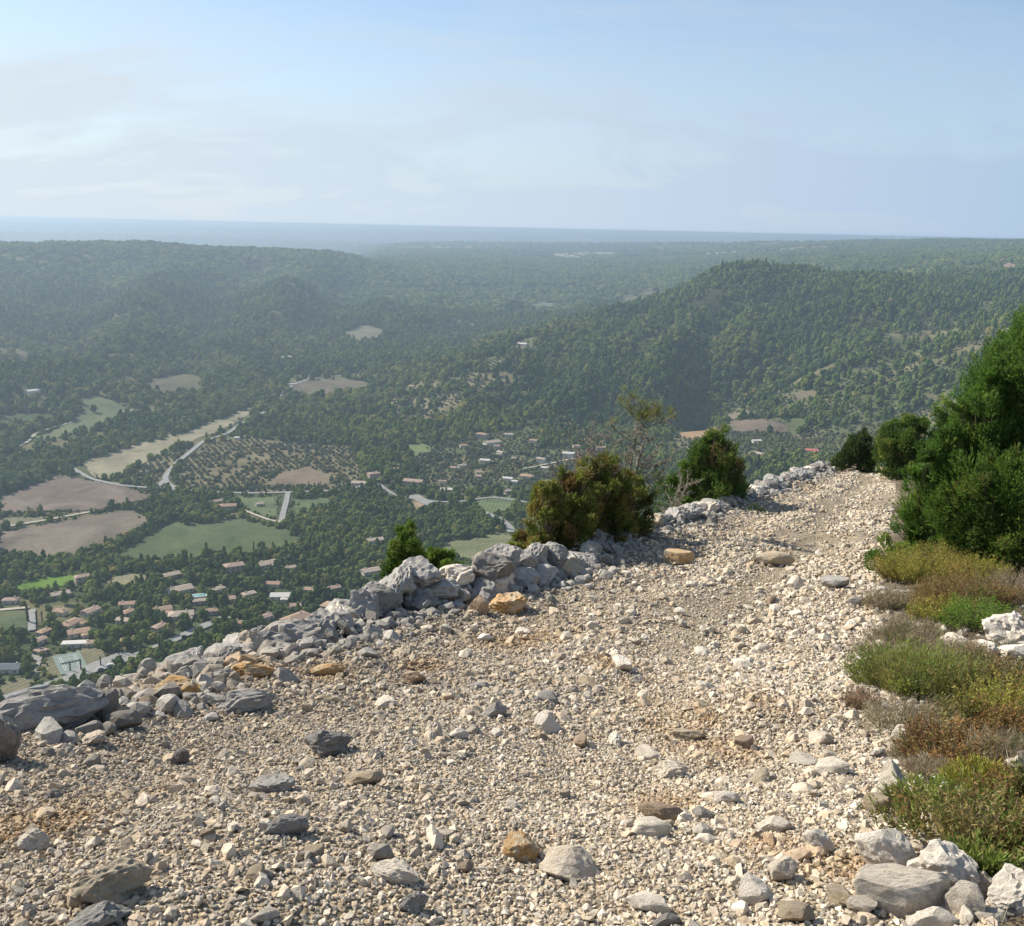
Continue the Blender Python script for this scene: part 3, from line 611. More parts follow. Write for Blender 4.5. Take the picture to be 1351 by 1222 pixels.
# tennis court
(cx_, cy_), = vhit([(93, 876)]); cz = float(H(cx_, cy_))
tcr = tag(empty('tennis_court', (cx_, cy_, cz+1.0), rad(8)-math.atan2(cx_, cy_)), 'green tennis court with white lines and two cypresses before it', 'tennis court')
bm = bmesh.new(); bm_box(bm, -9, 9, -17, 17, -3, 0.05); link('playing_surface', bm_mesh('court', bm, plain('court_green', (0.17, 0.215, 0.185), 0.8, 0.2, 0.12)), tcr)
M_line = plain('white_line', (0.75, 0.76, 0.74))
bm = bmesh.new()
for q in ((-5.5, -5.3, -12, 12), (5.3, 5.5, -12, 12), (-5.3, 5.3, -12.1, -11.9), (-5.3, 5.3, 11.9, 12.1), (-4.2, -4.0, -11.9, 11.9), (4.0, 4.2, -11.9, 11.9), (-4.0, 4.0, -6.5, -6.3), (-4.0, 4.0, 6.3, 6.5)): bm_box(bm, q[0], q[1], q[2], q[3], 0.06, 0.09)
link('court_line', bm_mesh('line', bm, M_line), tcr)
bm = bmesh.new(); bm_box(bm, -6.2, 6.2, -0.04, 0.04, 0.15, 0.95); bm_box(bm, -6.3, -6.2, -0.06, 0.06, 0.05, 1.1); bm_box(bm, 6.2, 6.3, -0.06, 0.06, 0.05, 1.1); link('net', bm_mesh('net', bm, plain('net_cord', (0.35, 0.37, 0.36))), tcr)
clear.append((cx_, cy_, 20))
# swimming pool
for px, py, lab in ((263, 787, 'small turquoise swimming pool left of the stone house'), (152, 851, 'pale green covered pool beside the three cypresses')):
    (x, y), = vhit([(px, py)]); z = float(H(x, y)); r = tag(empty('swimming_pool', (x, y, z+0.9), 0.4), lab, 'swimming pool')
    bm = bmesh.new(); bm_box(bm, -6, 6, -3.5, 3.5, -2, 0.1); link('coping', bm_mesh('coping', bm, M_line), r)
    bm = bmesh.new(); bm_box(bm, -5.2, 5.2, -2.7, 2.7, 0, 0.13); link('water', bm_mesh('water', bm, plain('pool_water', (0.16, 0.36, 0.35), 0.1)), r); clear.append((x, y, 7))
# cars
M_tyre = plain('tyre', (0.03, 0.03, 0.03)); CARC = {k: plain('car_paint_'+k, c, 0.3, 1, 0.05) for k, c in {'white': (0.8, 0.8, 0.8), 'black': (0.03, 0.03, 0.035), 'blue': (0.06, 0.12, 0.25), 'silver': (0.5, 0.5, 0.52)}.items()}
def car(px, py, rz, c, label):
    (x, y), = vhit([(px, py)]); z = float(H(x, y))+1.25; r = tag(empty('parked_car', (x, y, z), rz), label, 'car', 'cars in the village')
    bm = bmesh.new(); pr = [(-2.1,0.3),(2.1,0.3),(2.15,0.75),(1.2,0.95),(-1.9,0.98),(-2.15,0.8)]
    L_ = [bm.verts.new((p[0], -0.88, p[1])) for p in pr]; R_ = [bm.verts.new((p[0], 0.88, p[1])) for p in pr]; bm.faces.new(L_); bm.faces.new(R_[::-1])
    for i in range(6): j = (i+1) % 6; bm.faces.new([L_[i], R_[i], R_[j], L_[j]])
    link('body', bm_mesh('body', bm, CARC[c]), r)
    for nm, pr, m, yy in (('window', [(-1.75,0.97),(1.0,0.95),(0.45,1.38),(-1.35,1.38)], M_win, 0.76), ('roof', [(-1.4,1.38),(0.5,1.38),(0.4,1.45),(-1.3,1.45)], CARC[c], 0.74)):
        bm = bmesh.new(); L_ = [bm.verts.new((p[0], -yy, p[1])) for p in pr]; R_ = [bm.verts.new((p[0], yy, p[1])) for p in pr]; bm.faces.new(L_); bm.faces.new(R_[::-1])
        for i in range(4): j = (i+1) % 4; bm.faces.new([L_[i], R_[i], R_[j], L_[j]])
        link(nm, bm_mesh(nm, bm, m), r)
    for sx in (-1.35, 1.35):
        for sy in (-0.84, 0.84):
            bm = bmesh.new(); bmesh.ops.create_cone(bm, cap_ends=True, segments=12, radius1=0.33, radius2=0.33, depth=0.2, matrix=Matrix.Translation((sx, sy, 0.33)) @ Matrix.Rotation(math.pi/2, 4, 'X')); link('wheel', bm_mesh('wheel', bm, M_tyre), r)
for q in ((71,908,0.2,'black','black car driving on the main village road'), (12,927,0.4,'white','white car parked by the road near the frame edge'), (22,922,0.4,'silver','silver car behind the white one near the frame edge'),
          (145,881,0.9,'white','white car in the village car park'), (132,886,0.9,'silver','silver car left of the white one in the car park'), (243,843,0.5,'black','dark car on the road under the round trees'),
          (221,853,0.5,'white','white car on the road before the dark one'), (122,852,0.2,'blue','blue car at the end of the white shed'), (133,850,0.2,'black','dark car right of the blue one beside the shed'), (50,860,1.3,'blue','blue car in the gravel yard')): car(*q)

# ------------------------------------------------------------------ tree shapes
def blob_noise(V, sc, seed, o=3):
    out = np.empty(len(V)); off = Vector((seed*3.1, seed*7.7, seed*1.3))
    for i, v in enumerate(V): out[i] = mnoise.fractal(Vector(v)*sc+off, 1.0, 2.0, o)
    return out
def crown_mesh(name, m, w_, h_, nl, nleaf, leaf, seed, prof='round', base=0.0, core=0.82, sub=1):
    """lumpy crown: core lobes plus many leaf clumps around them; returns mesh standing on z=base"""
    rs = np.random.RandomState(seed); C, Rr = [], []
    for i in range(nl):
        t = (i+0.5)/nl; 
        if prof == 'round': pr = math.sqrt(max(0.05, 1-(2*t-0.9)**2))
        elif prof == 'cone': pr = (1-t)**0.7*0.95+0.12
        elif prof == 'column': pr = 0.9*math.sin(math.pi*min(1, t*0.85+0.15))**0.5
        else: pr = 1.0 if t > 0.35 else 0.45
        an = i*2.39996+rs.rand(); rr = pr*w_*0.5*(0.62 if prof != 'column' else 0.25)*math.sqrt(rs.rand()*0.8+0.2)
        C.append((rr*math.cos(an), rr*math.sin(an), h_*(0.10+0.84*t))); Rr.append(max(0.09, w_*0.5*(0.30+0.22*rs.rand())*(0.45+0.62*pr)*(0.85 if prof != 'column' else 0.8)))
    C = np.array(C); Rr = np.array(Rr); VV, FF, n0 = [], [], 0
    bm = bmesh.new(); bmesh.ops.create_icosphere(bm, subdivisions=sub, radius=1); iv = np.array([v.co[:] for v in bm.verts]); fi = np.array([[v.index for v in f.verts] for f in bm.faces]); bm.free()
    for c, r in zip(C, Rr):
        v = iv*(r*core)*(1+0.28*(rs.rand(len(iv), 1)-0.5)); VV.append(v+c); FF.append(fi+n0); n0 += len(iv)
    k = rs.choice(nl, nleaf, p=Rr**2/np.sum(Rr**2)); d = rs.normal(size=(nleaf, 3)); d[:, 2] += 0.25; d /= np.linalg.norm(d, axis=1)[:, None]
    p = C[k]+d*Rr[k, None]*(0.85+0.28*rs.rand(nleaf, 1)); s = leaf*(0.6+0.8*rs.rand(nleaf, 1))
    u = np.cross(d, rs.normal(size=(nleaf, 3))); u /= np.linalg.norm(u, axis=1)[:, None]; q = np.cross(d, u)+d*0.35*(rs.rand(nleaf, 1)-0.5); 
    T = np.stack([p-u*s*0.6, p+u*s*0.6, p+q*s], 1).reshape(-1, 3); VV.append(T); FF.append(np.arange(nleaf*3).reshape(-1, 3)+n0)
    V = np.concatenate(VV); V[:, 2] += base
    return mesh_np(name, V, np.concatenate(FF), m, None, False)
def trunk_mesh(h_, r, m=None):
    bm = bmesh.new(); bmesh.ops.create_cone(bm, cap_ends=True, segments=8, radius1=r, radius2=r*0.55, depth=h_+0.6, matrix=Matrix.Translation((0, 0, h_/2-0.3)))
    for a_ in (0.4, 2.6, 4.4):
        M = Matrix.Translation((0, 0, h_*0.75)) @ Matrix.Rotation(a_, 4, 'Z') @ Matrix.Rotation(0.75, 4, 'Y') @ Matrix.Translation((0, 0, h_*0.25)); bmesh.ops.create_cone(bm, cap_ends=True, segments=5, radius1=r*0.5, radius2=r*0.2, depth=h_*0.5, matrix=M)
    return bm_mesh('trunk', bm, M_bark)
KINDS_ = {  # crown w, h, lobes, leaves, leaf size, profile, crown base, trunk h
 'oak':    (M_broad, 1.0, 0.80, 16, 520, 0.085, 'round', 0.14, 0.35),
 'light':  (M_light, 1.0, 0.85, 15, 520, 0.080, 'round', 0.14, 0.35),
 'pine':   (M_pine, 0.85, 1.05, 18, 560, 0.075, 'cone', 0.12, 0.35),
 'umbrella': (M_pine, 1.0, 0.55, 14, 460, 0.07, 'top', 0.50, 0.75),
 'cypress': (M_dark, 0.34, 1.5, 12, 420, 0.045, 'column', 0.03, 0.3),
 'poplar': (M_broad, 0.42, 1.6, 16, 480, 0.06, 'column', 0.10, 0.35),
 'olive':  (M_olive, 1.0, 0.75, 10, 320, 0.09, 'round', 0.12, 0.3)}
CROWNS = {k: [crown_mesh('crown', v[0], v[1], v[2], v[3], v[4], v[5], 11*i+len(k), v[6], v[7]) for i in range(2)] for k, v in KINDS_.items()}
TRUNKS = {k: trunk_mesh(v[8], 0.03 if k != 'oak' else 0.04) for k, v in KINDS_.items()}
# forest instance shapes
LIB = {}
def lib(name, specs):
    c = bpy.data.collections.new(name)
    for i, (m, a_, b_, nl, nf, lf, pr) in enumerate(specs):
        o = bpy.data.objects.new('%s_shape' % name, crown_mesh('crown', m, a_, b_, nl, nf, lf, 50+i*7+len(name), pr, -0.05, 0.96, 2)); c.objects.link(o)
    LIB[name] = c; return c
lib('wood', [(M_pine, 0.85, 1.1, 14, 150, 0.11, 'cone'), (M_pine, 0.9, 0.95, 13, 150, 0.12, 'round'), (M_pine, 0.8, 1.2, 14, 150, 0.11, 'cone'), (M_broad, 1.05, 0.8, 13, 150, 0.12, 'round'), (M_broad, 1.0, 0.9, 14, 150, 0.12, 'round'), (M_broad, 1.1, 0.7, 12, 220, 0.13, 'round'), (M_light, 1.0, 0.8, 12, 220, 0.12, 'round')])
lib('orchard', [(M_olive, 1.0, 0.75, 9, 160, 0.14, 'round'), (M_olive, 1.1, 0.7, 9, 160, 0.14, 'round'), (M_scrub, 1.2, 0.55, 8, 140, 0.15, 'round')])
lib('far_wood', [(M_pine, 1.3, 0.62, 16, 150, 0.14, 'round'), (M_broad, 1.4, 0.55, 16, 150, 0.14, 'round'), (M_broad, 1.3, 0.6, 14, 150, 0.14, 'round'), (M_pine, 1.2, 0.75, 16, 150, 0.14, 'round')])
def scatter(name, x, y, z, s, idx, coll, label):
    me = bpy.data.meshes.new(name); n = len(x); me.vertices.add(n); me.vertices.foreach_set('co', np.stack([x, y, z], -1).astype(np.float32).ravel())
    for nm, typ, val in (('idx', 'INT', idx.astype(np.int32)),): me.attributes.new(nm, typ, 'POINT').data.foreach_set('value', val)
    a1 = me.attributes.new('scl', 'FLOAT_VECTOR', 'POINT'); k = 0.8+0.4*RS.rand(n); a1.data.foreach_set('vector', np.stack([s, s, s*k], -1).astype(np.float32).ravel())
    a2 = me.attributes.new('rot', 'FLOAT_VECTOR', 'POINT'); a2.data.foreach_set('vector', np.stack([0.08*RS.randn(n), 0.08*RS.randn(n), RS.rand(n)*6.28], -1).astype(np.float32).ravel())
    me.materials.append(M_pine); o = link(name, me)
    g = bpy.data.node_groups.new(name, 'GeometryNodeTree'); g.interface.new_socket('Geometry', in_out='INPUT', socket_type='NodeSocketGeometry'); g.interface.new_socket('Geometry', in_out='OUTPUT', socket_type='NodeSocketGeometry')
    gi = g.nodes.new('NodeGroupInput'); go = g.nodes.new('NodeGroupOutput'); ip = g.nodes.new('GeometryNodeInstanceOnPoints'); ci = g.nodes.new('GeometryNodeCollectionInfo')
    ci.inputs['Collection'].default_value = coll; ci.inputs['Separate Children'].default_value = True; ci.inputs['Reset Children'].default_value = True
    ip.inputs['Pick Instance'].default_value = True; g.links.new(gi.outputs[0], ip.inputs['Points']); g.links.new(ci.outputs[0], ip.inputs['Instance'])
    for nm, dt, sk in (('idx', 'INT', 'Instance Index'), ('scl', 'FLOAT_VECTOR', 'Scale'), ('rot', 'FLOAT_VECTOR', 'Rotation')):
        na = g.nodes.new('GeometryNodeInputNamedAttribute'); na.data_type = dt; na.inputs['Name'].default_value = nm; g.links.new(na.outputs[0], ip.inputs[sk])
    g.links.new(ip.outputs[0], go.inputs[0]); md = o.modifiers.new('scatter', 'NODES'); md.node_group = g
    return tag(o, label, None, None, 'stuff')
# ridge silhouette of the near ground, in photo pixels: nothing behind it can be seen
SIL = [(-50, 945), (130, 945), (200, 915), (280, 885), (370, 850), (480, 790), (600, 725), (740, 712), (870, 675), (960, 650), (1060, 610), (1180, 607), (1230, 735), (1400, 735)]
def seen(x, y, z, m=300):
    px, py = project(x, y, z); s = np.interp(px, [p[0] for p in SIL], [p[1] for p in SIL])
    return (py < s+m) & (px > -160) & (px < 1351+160)
# horizon cull inside the valley
ang = (HG+10-1.6)/GR; run = np.maximum.accumulate(ang, axis=1)
def unhid(x, y):
    ph = np.arctan2(x, y); lr = np.log(np.hypot(x, y)); i = np.clip(((ph-PH[0])/(PH[1]-PH[0])).round().astype(int), 0, NPH-1); j = np.clip(((lr-LR[0])/(LR[1]-LR[0])).round().astype(int), 0, NR-1)
    return ang[i, j] > run[i, np.maximum(j-2, 0)]-0.006
fieldmask = [p for _, p, _, _, _ in fld]
def filt(x, y, marg=4.0):
    k = np.ones(len(x), bool)
    for p in fieldmask:
        q = np.array(p); bb = (x > q[:, 0].min()-20) & (x < q[:, 0].max()+20) & (y > q[:, 1].min()-20) & (y < q[:, 1].max()+20)
        if bb.any():
            i = np.nonzero(bb)[0]; ins = in_poly(x[i], y[i], p); ed = d_line(x[i], y[i], list(p)+[p[0]]); k[i[ins | (ed < marg*0.6)]] = False
    for p, wd in rdl:
        q = np.array(p); i = np.nonzero((x > q[:, 0].min()-30) & (x < q[:, 0].max()+30) & (y > q[:, 1].min()-30) & (y < q[:, 1].max()+30))[0]
        if len(i): k[i[d_line(x[i], y[i], p) < wd/2+marg]] = False
    for cx, cy, r in clear:
        dx, dy = x-cx, y-cy; d = np.hypot(dx, dy); u = math.hypot(cx, cy); fr = -(dx*cx+dy*cy)/u   # keep the side towards us open
        k &= ~((d < r+marg*0.3) | ((fr > 0) & (fr < r+4) & (np.abs(dx*cy-dy*cx)/u < r*0.8)))
    return k
def sector(r0, r1, area):
    n = int(0.5*rad(60)*(r1*r1-r0*r0)/area); r = np.sqrt(RS.rand(n)*(r1*r1-r0*r0)+r0*r0); ph = rad(-30)+rad(60)*RS.rand(n); return r*np.sin(ph), r*np.cos(ph)
ex, ey = [], []
for p in fieldmask:
    q = np.array(list(p)+[p[0]]); sg = np.hypot(*np.diff(q, axis=0).T); cu = np.concatenate([[0], np.cumsum(sg)]); t_ = RS.rand(int(cu[-1]/5.5))*cu[-1]; ex.append(np.interp(t_, cu, q[:, 0])+RS.randn(len(t_))*2.5); ey.append(np.interp(t_, cu, q[:, 1])+RS.randn(len(t_))*2.5)
ex = np.concatenate(ex); ey = np.concatenate(ey); k = fbm(ex/60, ey/60, 14, 2) > -0.12
for p, wd in rdl: k &= d_line(ex, ey, p) > wd/2+1.5
ex, ey = ex[k], ey[k]; k = seen(ex, ey, H(ex, ey)); ex, ey = ex[k], ey[k]
CLEARN = lambda x, y: fbm(x/90, y/90, 77, 3)
# woodland band 1: valley floor and near slopes
x, y = sector(430, 1500, 40); k = filt(x, y)
th = np.ones(len(x)); inop = np.zeros(len(x), bool)
for p, d_ in opn:
    q = in_poly(x, y, p); th[q] = np.minimum(th[q], 1-d_); inop |= q
th *= np.where(CLEARN(x, y) > 0.33, 0.25, 1.0)
k &= RS.rand(len(x)) < th*0.9; x, y, inop = x[k], y[k], inop[k]; z = H(x, y); k = seen(x, y, z) ; x, y, z, inop = x[k], y[k], z[k], inop[k]
# tree bands the photo shows as hedges and river woods
BANDS = [([(-20,648),(30,630),(60,615),(110,600),(150,588),(200,575),(240,563),(290,545),(330,530),(352,520)], 26, 9, 15), ([(112,735),(140,726),(165,715),(190,702),(215,690),(232,682)], 6, 6, 10), ([(95,681),(130,676),(165,669),(212,661)], 2.5, 4, 6), ([(0,678),(40,677),(90,676)], 1.5, 3, 4),
         ([(-10,742),(50,742),(100,746),(150,752),(200,752),(240,748)], 9, 9, 13), ([(240,747),(290,742),(330,736),(380,730),(420,722),(470,735),(500,730)], 12, 8, 13), ([(245,675),(262,690),(250,685)], 9, 9, 13), ([(270,680),(285,688)], 6, 8, 11), ([(205,660),(222,668),(215,680)], 7, 8, 12),
         ([(40,577),(60,572),(100,548)], 4, 4, 7), ([(240,648),(330,646),(430,643)], 2, 3, 5), ([(330,688),(360,695),(372,692)], 3, 4, 6), ([(400,700),(450,690),(520,700),(600,700),(660,690)], 26, 8, 13), ([(400,690),(470,670),(540,680),(620,690)], 18, 8, 12), ([(180,780),(240,780),(160,790)], 10, 8, 12),
         ([(150,850),(200,872),(230,875)], 12, 8, 12), ([(85,895),(110,885)], 4, 5, 8), ([(100,902),(180,890)], 3, 3, 5), ([(820,590),(900,560),(950,520)], 20, 7, 12)]
bx, by, bs = [], [], []
for p, wd, s0, s1 in BANDS:
    q = vhit(p); Ln = sum(math.dist(q[i], q[i+1]) for i in range(len(q)-1)); n = int(Ln*max(wd*2, 4)/((s0+s1)/2)**2*2.6)+4
    cum = np.cumsum([0]+[math.dist(q[i], q[i+1]) for i in range(len(q)-1)]); t = RS.rand(n)*cum[-1]; A = np.array(q)
    bx.append(np.interp(t, cum, A[:, 0])+wd*(RS.rand(n)-0.5)*2); by.append(np.interp(t, cum, A[:, 1])+wd*(RS.rand(n)-0.5)*2); bs.append(s0+(s1-s0)*RS.rand(n))
bx, by, bs = map(np.concatenate, (bx, by, bs))
k = np.ones(len(bx), bool)
for p, wd in rdl: k &= d_line(bx, by, p) > wd/2+2
for cx, cy, r in clear: k &= np.hypot(bx-cx, by-cy) > r
bx, by, bs = bx[k], by[k], bs[k]; bz = H(bx, by); k = seen(bx, by, bz); bx, by, bz, bs = bx[k], by[k], bz[k], bs[k]
sz = np.where(inop, 3.5+4.0*RS.rand(len(x)), 7+7*RS.rand(len(x))**1.3)
R_ = np.hypot(x, y); sz *= np.where((~inop) & (R_ < 1150), 0.85, 1.0)
AX, AY, AZ, AS = np.concatenate([x, bx]), np.concatenate([y, by]), np.concatenate([z, bz]), np.concatenate([sz, bs]); AO = np.concatenate([inop, np.zeros(len(bx), bool)])
# ---- individual trees: the ones that show largest
app = AS/np.hypot(AX, AY)*(0.9+0.2*RS.rand(len(AX))); apx, apy = project(AX, AY, AZ+AS*0.5); sil = np.interp(apx, [p[0] for p in SIL], [p[1] for p in SIL])
app[(apy > sil-2) | (apx < 0) | (apx > 1345)] = 0
order = np.argsort(-app)[:215]; ind = np.zeros(len(AX), bool); ind[order] = True
hx, hy_ = sector(430, 1250, 60); q = filt(hx, hy_, 1.0) & ((fbm(hx/25, hy_/25, 66, 2) > 0.05) | (RS.rand(len(hx)) < 0.35)); hx, hy_ = hx[q], hy_[q]; hz = H(hx, hy_); q = seen(hx, hy_, hz); HX, HY, HZ = hx[q], hy_[q], hz[q]
TREE_PROTO = {}
def place_tree(kind, x, y, z, s, label, cat='tree', group='trees in the valley'):
    if kind not in TREE_PROTO:
        TREE_PROTO[kind] = [bpy.data.objects.new({'cypress': 'cypress_tree', 'poplar': 'poplar_tree', 'pine': 'pine_tree', 'umbrella': 'umbrella_pine', 'olive': 'olive_tree'}.get(kind, 'oak_tree'), None), [bpy.data.objects.new('crown', m) for m in CROWNS[kind]], bpy.data.objects.new('trunk', TRUNKS[kind])]
    r0, cr, tr = TREE_PROTO[kind]; r = r0.copy(); COL.objects.link(r); r.location = (x, y, z); r.scale = (s, s, s*random.uniform(0.85, 1.2)); r.rotation_euler = (0, 0, random.uniform(0, 6.28))
    for q in (random.choice(cr), tr):
        c = q.copy(); COL.objects.link(c); c.parent = r
    return tag(r, label, cat, group)
NLM = lmk + [('green tennis court', 93, 876), ('bright green lawn', 65, 770), ('white stairs', 42, 820), ('road junction', 222, 640), ('main village road', 110, 891), ('village road bend', 245, 840), ('large green meadow', 290, 710), ('striped vine plot', 415, 670), ('curved lane', 660, 690), ('river wood', 150, 590), ('lower mauve field', 100, 710), ('tan green meadow', 640, 722), ('slate roofed building', 13, 886)]
used = set(); KN = {'oak': ('dark green', 'oak'), 'light': ('light green', 'broadleaf tree'), 'pine': ('deep green', 'pine'), 'umbrella': ('flat topped', 'umbrella pine'), 'poplar': ('tall narrow', 'poplar'), 'olive': ('small grey green', 'olive')}
for i in order:
    kd = random.choices(['oak', 'light', 'pine', 'umbrella', 'poplar'], [46, 16, 20, 6, 4])[0]
    if AS[i] < 6: kd = 'oak'
    q = place_words(apx[i], apy[i], NLM, 26, used)
    if q is None:
        d, l = min((math.hypot(apx[i]-l[1], apy[i]-l[2]), l) for l in NLM); q = 'in the trees around the ' + short(l[0]); lab = 'round %s tree %s' % (KN[kd][0], q)
    else: lab = '%s %s%s %s' % (KN[kd][0], KN[kd][1], '' if AS[i] > 6 else ' bush', q)
    place_tree(kd, AX[i], AY[i], AZ[i]-0.3, AS[i]*(0.9 if kd != 'poplar' else 1.0), ' '.join(lab.split()[:16]))
CYP = [(37,822,26,'tall cypress left of the white stairs'),(49,826,17,'shorter cypress right of the white stairs'),(56,822,14,'slim cypress right of the two stair cypresses'),(93,887,14,'cypress standing before the middle of the tennis court'),(107,886,16,'cypress at the corner of the tennis court'),(133,880,14,'single cypress on the dry plot right of the court'),
       (157,866,11,'first of three cypresses beside the covered pool'),(162,865,13,'middle of three cypresses beside the covered pool'),(168,863,14,'last of three cypresses beside the covered pool'),(335,731,16,'tall cypress on the near hedge of the green meadow'),(434,798,16,'dark cypress beside the tan house behind the wall'),
       (303,648,10,'cypress in the row along the road, first from the junction'),(327,648,10,'second cypress in the roadside row'),(342,647,11,'third cypress in the roadside row'),(366,646,9,'fourth cypress in the roadside row'),(383,646,8,'fifth cypress in the roadside row'),(407,645,11,'sixth cypress in the roadside row'),(423,645,9,'last cypress in the roadside row'),
       (586,628,12,'cypress above the whitish hamlet house'),(741,612,12,'cypress left of the white gabled house'),(735,617,10,'cypress under the white gabled house'),(1000,620,20,'dark cypress between the two middle junipers'),(1016,618,18,'second dark cypress right of the first behind the wall'),(1030,616,22,'tallest dark cypress behind the wall'),(1084,608,14,'cypress left of the red roofed house end'),
       (673,612,10,'cypress in the upper hamlet gardens'),(655,620,10,'cypress left of the orange terrace villa')]
for px, py, hp, lab in CYP:
    (x, y), = vhit([(px, py)]); s = hp*math.hypot(x, y, 300)/FPX/1.5; place_tree('cypress', x, y, float(H(x, y))-0.2, s, lab, 'cypress', 'cypresses in the valley')
(x, y), = vhit([(124, 545)]); place_tree('oak', x, y, float(H(x, y)), 13, 'lone round oak in the pale green meadow', 'tree')
k = ~ind; n = k.sum(); idx = np.where(AO[k], RS.randint(0, 7, n), RS.choice(7, n, p=[.16, .1, .08, .22, .2, .14, .10]))
k1 = k & ~AO; n = k1.sum(); scatter('valley_woods', AX[k1], AY[k1], AZ[k1]-0.4, AS[k1], RS.choice(7, n, p=[.16, .1, .08, .22, .2, .14, .10]), LIB['wood'], 'mixed green woods and gardens on the valley floor')
HX = np.concatenate([HX, ex]); HY = np.concatenate([HY, ey]); HZ = np.concatenate([HZ, H(ex, ey)]); scatter('garden_undergrowth', HX, HY, HZ-0.3, 2.2+3.2*RS.rand(len(HX))**1.5, RS.choice(7, len(HX), p=[.05, .1, .05, .25, .2, .2, .15]), LIB['wood'], 'hedges and bushes in the gardens and along the field edges')
k2 = k & AO; n = k2.sum()
# orchard rows on the open terraces
ox, oy = sector(600, 2300, 30); ca_, sa_ = math.cos(0.5), math.sin(0.5); uu = np.round((ox*ca_+oy*sa_)/7.5)*7.5; vv = np.round((-ox*sa_+oy*ca_)/10.5)*10.5; _, ui = np.unique(np.stack([uu, vv], 1), axis=0, return_index=True); uu = uu[ui]+RS.randn(len(ui))*0.7; vv = vv[ui]+RS.randn(len(ui))*0.9; ox, oy = uu*ca_-vv*sa_, uu*sa_+vv*ca_; q = np.zeros(len(ox), bool)
for p, d_ in opn: q |= in_poly(ox, oy, p)
q &= filt(ox, oy, 2); ox, oy = ox[q], oy[q]; k = (RS.rand(len(ox)) < 0.9) & (fbm(ox/70, oy/70, 33, 2) > -0.28); ox, oy = ox[k], oy[k]; oz = H(ox, oy); k = seen(ox, oy, oz); ox, oy, oz = ox[k], oy[k], oz[k]
scatter('olive_grove_undergrowth', np.concatenate([AX[k2], ox]), np.concatenate([AY[k2], oy]), np.concatenate([AZ[k2], oz])-0.2, np.concatenate([AS[k2], 4.0+2.2*RS.rand(len(ox))]), np.concatenate([RS.randint(0, 3, n), RS.randint(0, 3, len(ox))]), LIB['orchard'], 'grey green olive and scrub terraces on the hillsides')
# woodland band 2: hills
x, y = sector(1500, 3300, 68); k = filt(x, y, 3)
th = np.ones(len(x))
for p, d_ in opn: th[in_poly(x, y, p)] = 1-d_
th *= np.where(CLEARN(x, y) > 0.33, 0.3, 1.0)*np.where((terr(x, y) > 0.27) & ~in_poly(x, y, HILLA), 0.22, 1.0); k &= (RS.rand(len(x)) < th) & unhid(x, y); x, y = x[k], y[k]; z = H(x, y); k = seen(x, y, z); x, y, z = x[k], y[k], z[k]
pn = sstep(-0.25, 0.25, fbm(x/400, y/400, 21, 3)+0.25*(x > 0)); pick = np.where(RS.rand(len(x)) < pn*0.85+0.05, RS.choice([0, 1, 2], len(x), p=[.2, .62, .18]), RS.choice([3, 4, 5, 6], len(x), p=[.32, .3, .3, .08]))
scatter('hill_forest', x, y, z-0.8, 7+13*RS.rand(len(x))**1.6, pick, LIB['wood'], 'dark pine and oak forest covering the hills')
x, y = sector(3300, 7600, 250); k = filt(x, y, 2) & unhid(x, y); k &= RS.rand(len(x)) < np.where(fbm(x/260, y/260, 55, 3) > 0.38, 0.15, 1.0)*(1-0.95*sstep(5000, 6000, np.hypot(x, y))*(fbm(x/900, y/260, 8, 2) > 0.12)); x, y = x[k], y[k]; z = H(x, y)
k = seen(x, y, z); x, y, z = x[k], y[k], z[k]; fs = 12+12*RS.rand(len(x))
x2, y2 = sector(7300, 24000, 4200); k = unhid(x2, y2) & ((fbm(x2/2600, y2/900, 58, 3) < 0.03) | (RS.rand(len(x2)) < 0.1)); x2, y2 = x2[k], y2[k]; fs = np.concatenate([fs, np.hypot(x2, y2)*(0.0026+0.0014*RS.rand(len(x2)))]); x = np.concatenate([x, x2]); y = np.concatenate([y, y2]); z = H(x, y)
scatter('far_forest', x, y, z-2.5, fs, RS.randint(0, 4, len(x)), LIB['far_wood'], 'hazy blue green forest on the far plateau')
#PART3
# ------------------------------------------------------------------ the stony path on the ridge
PYS = [-8, -3, 0, 2, 4, 8, 12, 15, 24, 38, 41, 46, 60, 100, 460]; PZS = [0.9, 0.35, 0, -0.05, -0.7, -1.95, -2.8, -3.35, -4.95, -7.6, -8.5, -10.8, -22, -56, -300]; PZS = [z+0.0061*max(0, y) if y < 50 else z for y, z in zip(PYS, PZS)]
LEp = [(-3.6, -8), (-2.9, 0), (-2.75, 2), (-2.37, 3.9), (-2.28, 4.15), (-1.95, 4.62), (-1.80, 5.86), (-1.52, 6.61), (-1.18, 8.36), (-0.75, 9.53), (0.02, 10.33), (0.94, 11.86), (1.65, 14.64), (3.35, 17.7), (6.1, 23.24), (10.6, 33), (12.6, 38), (14, 46)]
REp = [(-1.5, -8), (0.7, 0), (1.0, 2.12), (1.38, 3.32), (1.91, 4.79), (3.1, 8.1), (4.7, 12.3), (6.7, 17.2), (9.9, 25.1), (14.2, 36), (15.5, 46)]
_yy = np.linspace(-8, 46, 1100)
def _sm(a): return np.convolve(np.pad(a, 12, mode='edge'), np.hanning(27)[1:-1]/np.hanning(27)[1:-1].sum(), 'valid')
_pz = _sm(np.interp(_yy, PYS, PZS)); _le = np.interp(_yy, [p[1] for p in LEp], [p[0] for p in LEp]); _re = _sm(np.interp(_yy, [p[1] for p in REp], [p[0] for p in REp]))
def zpath(y): return np.where(np.asarray(y) < 46, np.interp(y, _yy, _pz), np.interp(y, PYS, PZS))
def ledge(y): return np.interp(y, _yy, _le)
def redge(y): return np.interp(y, _yy, _re)
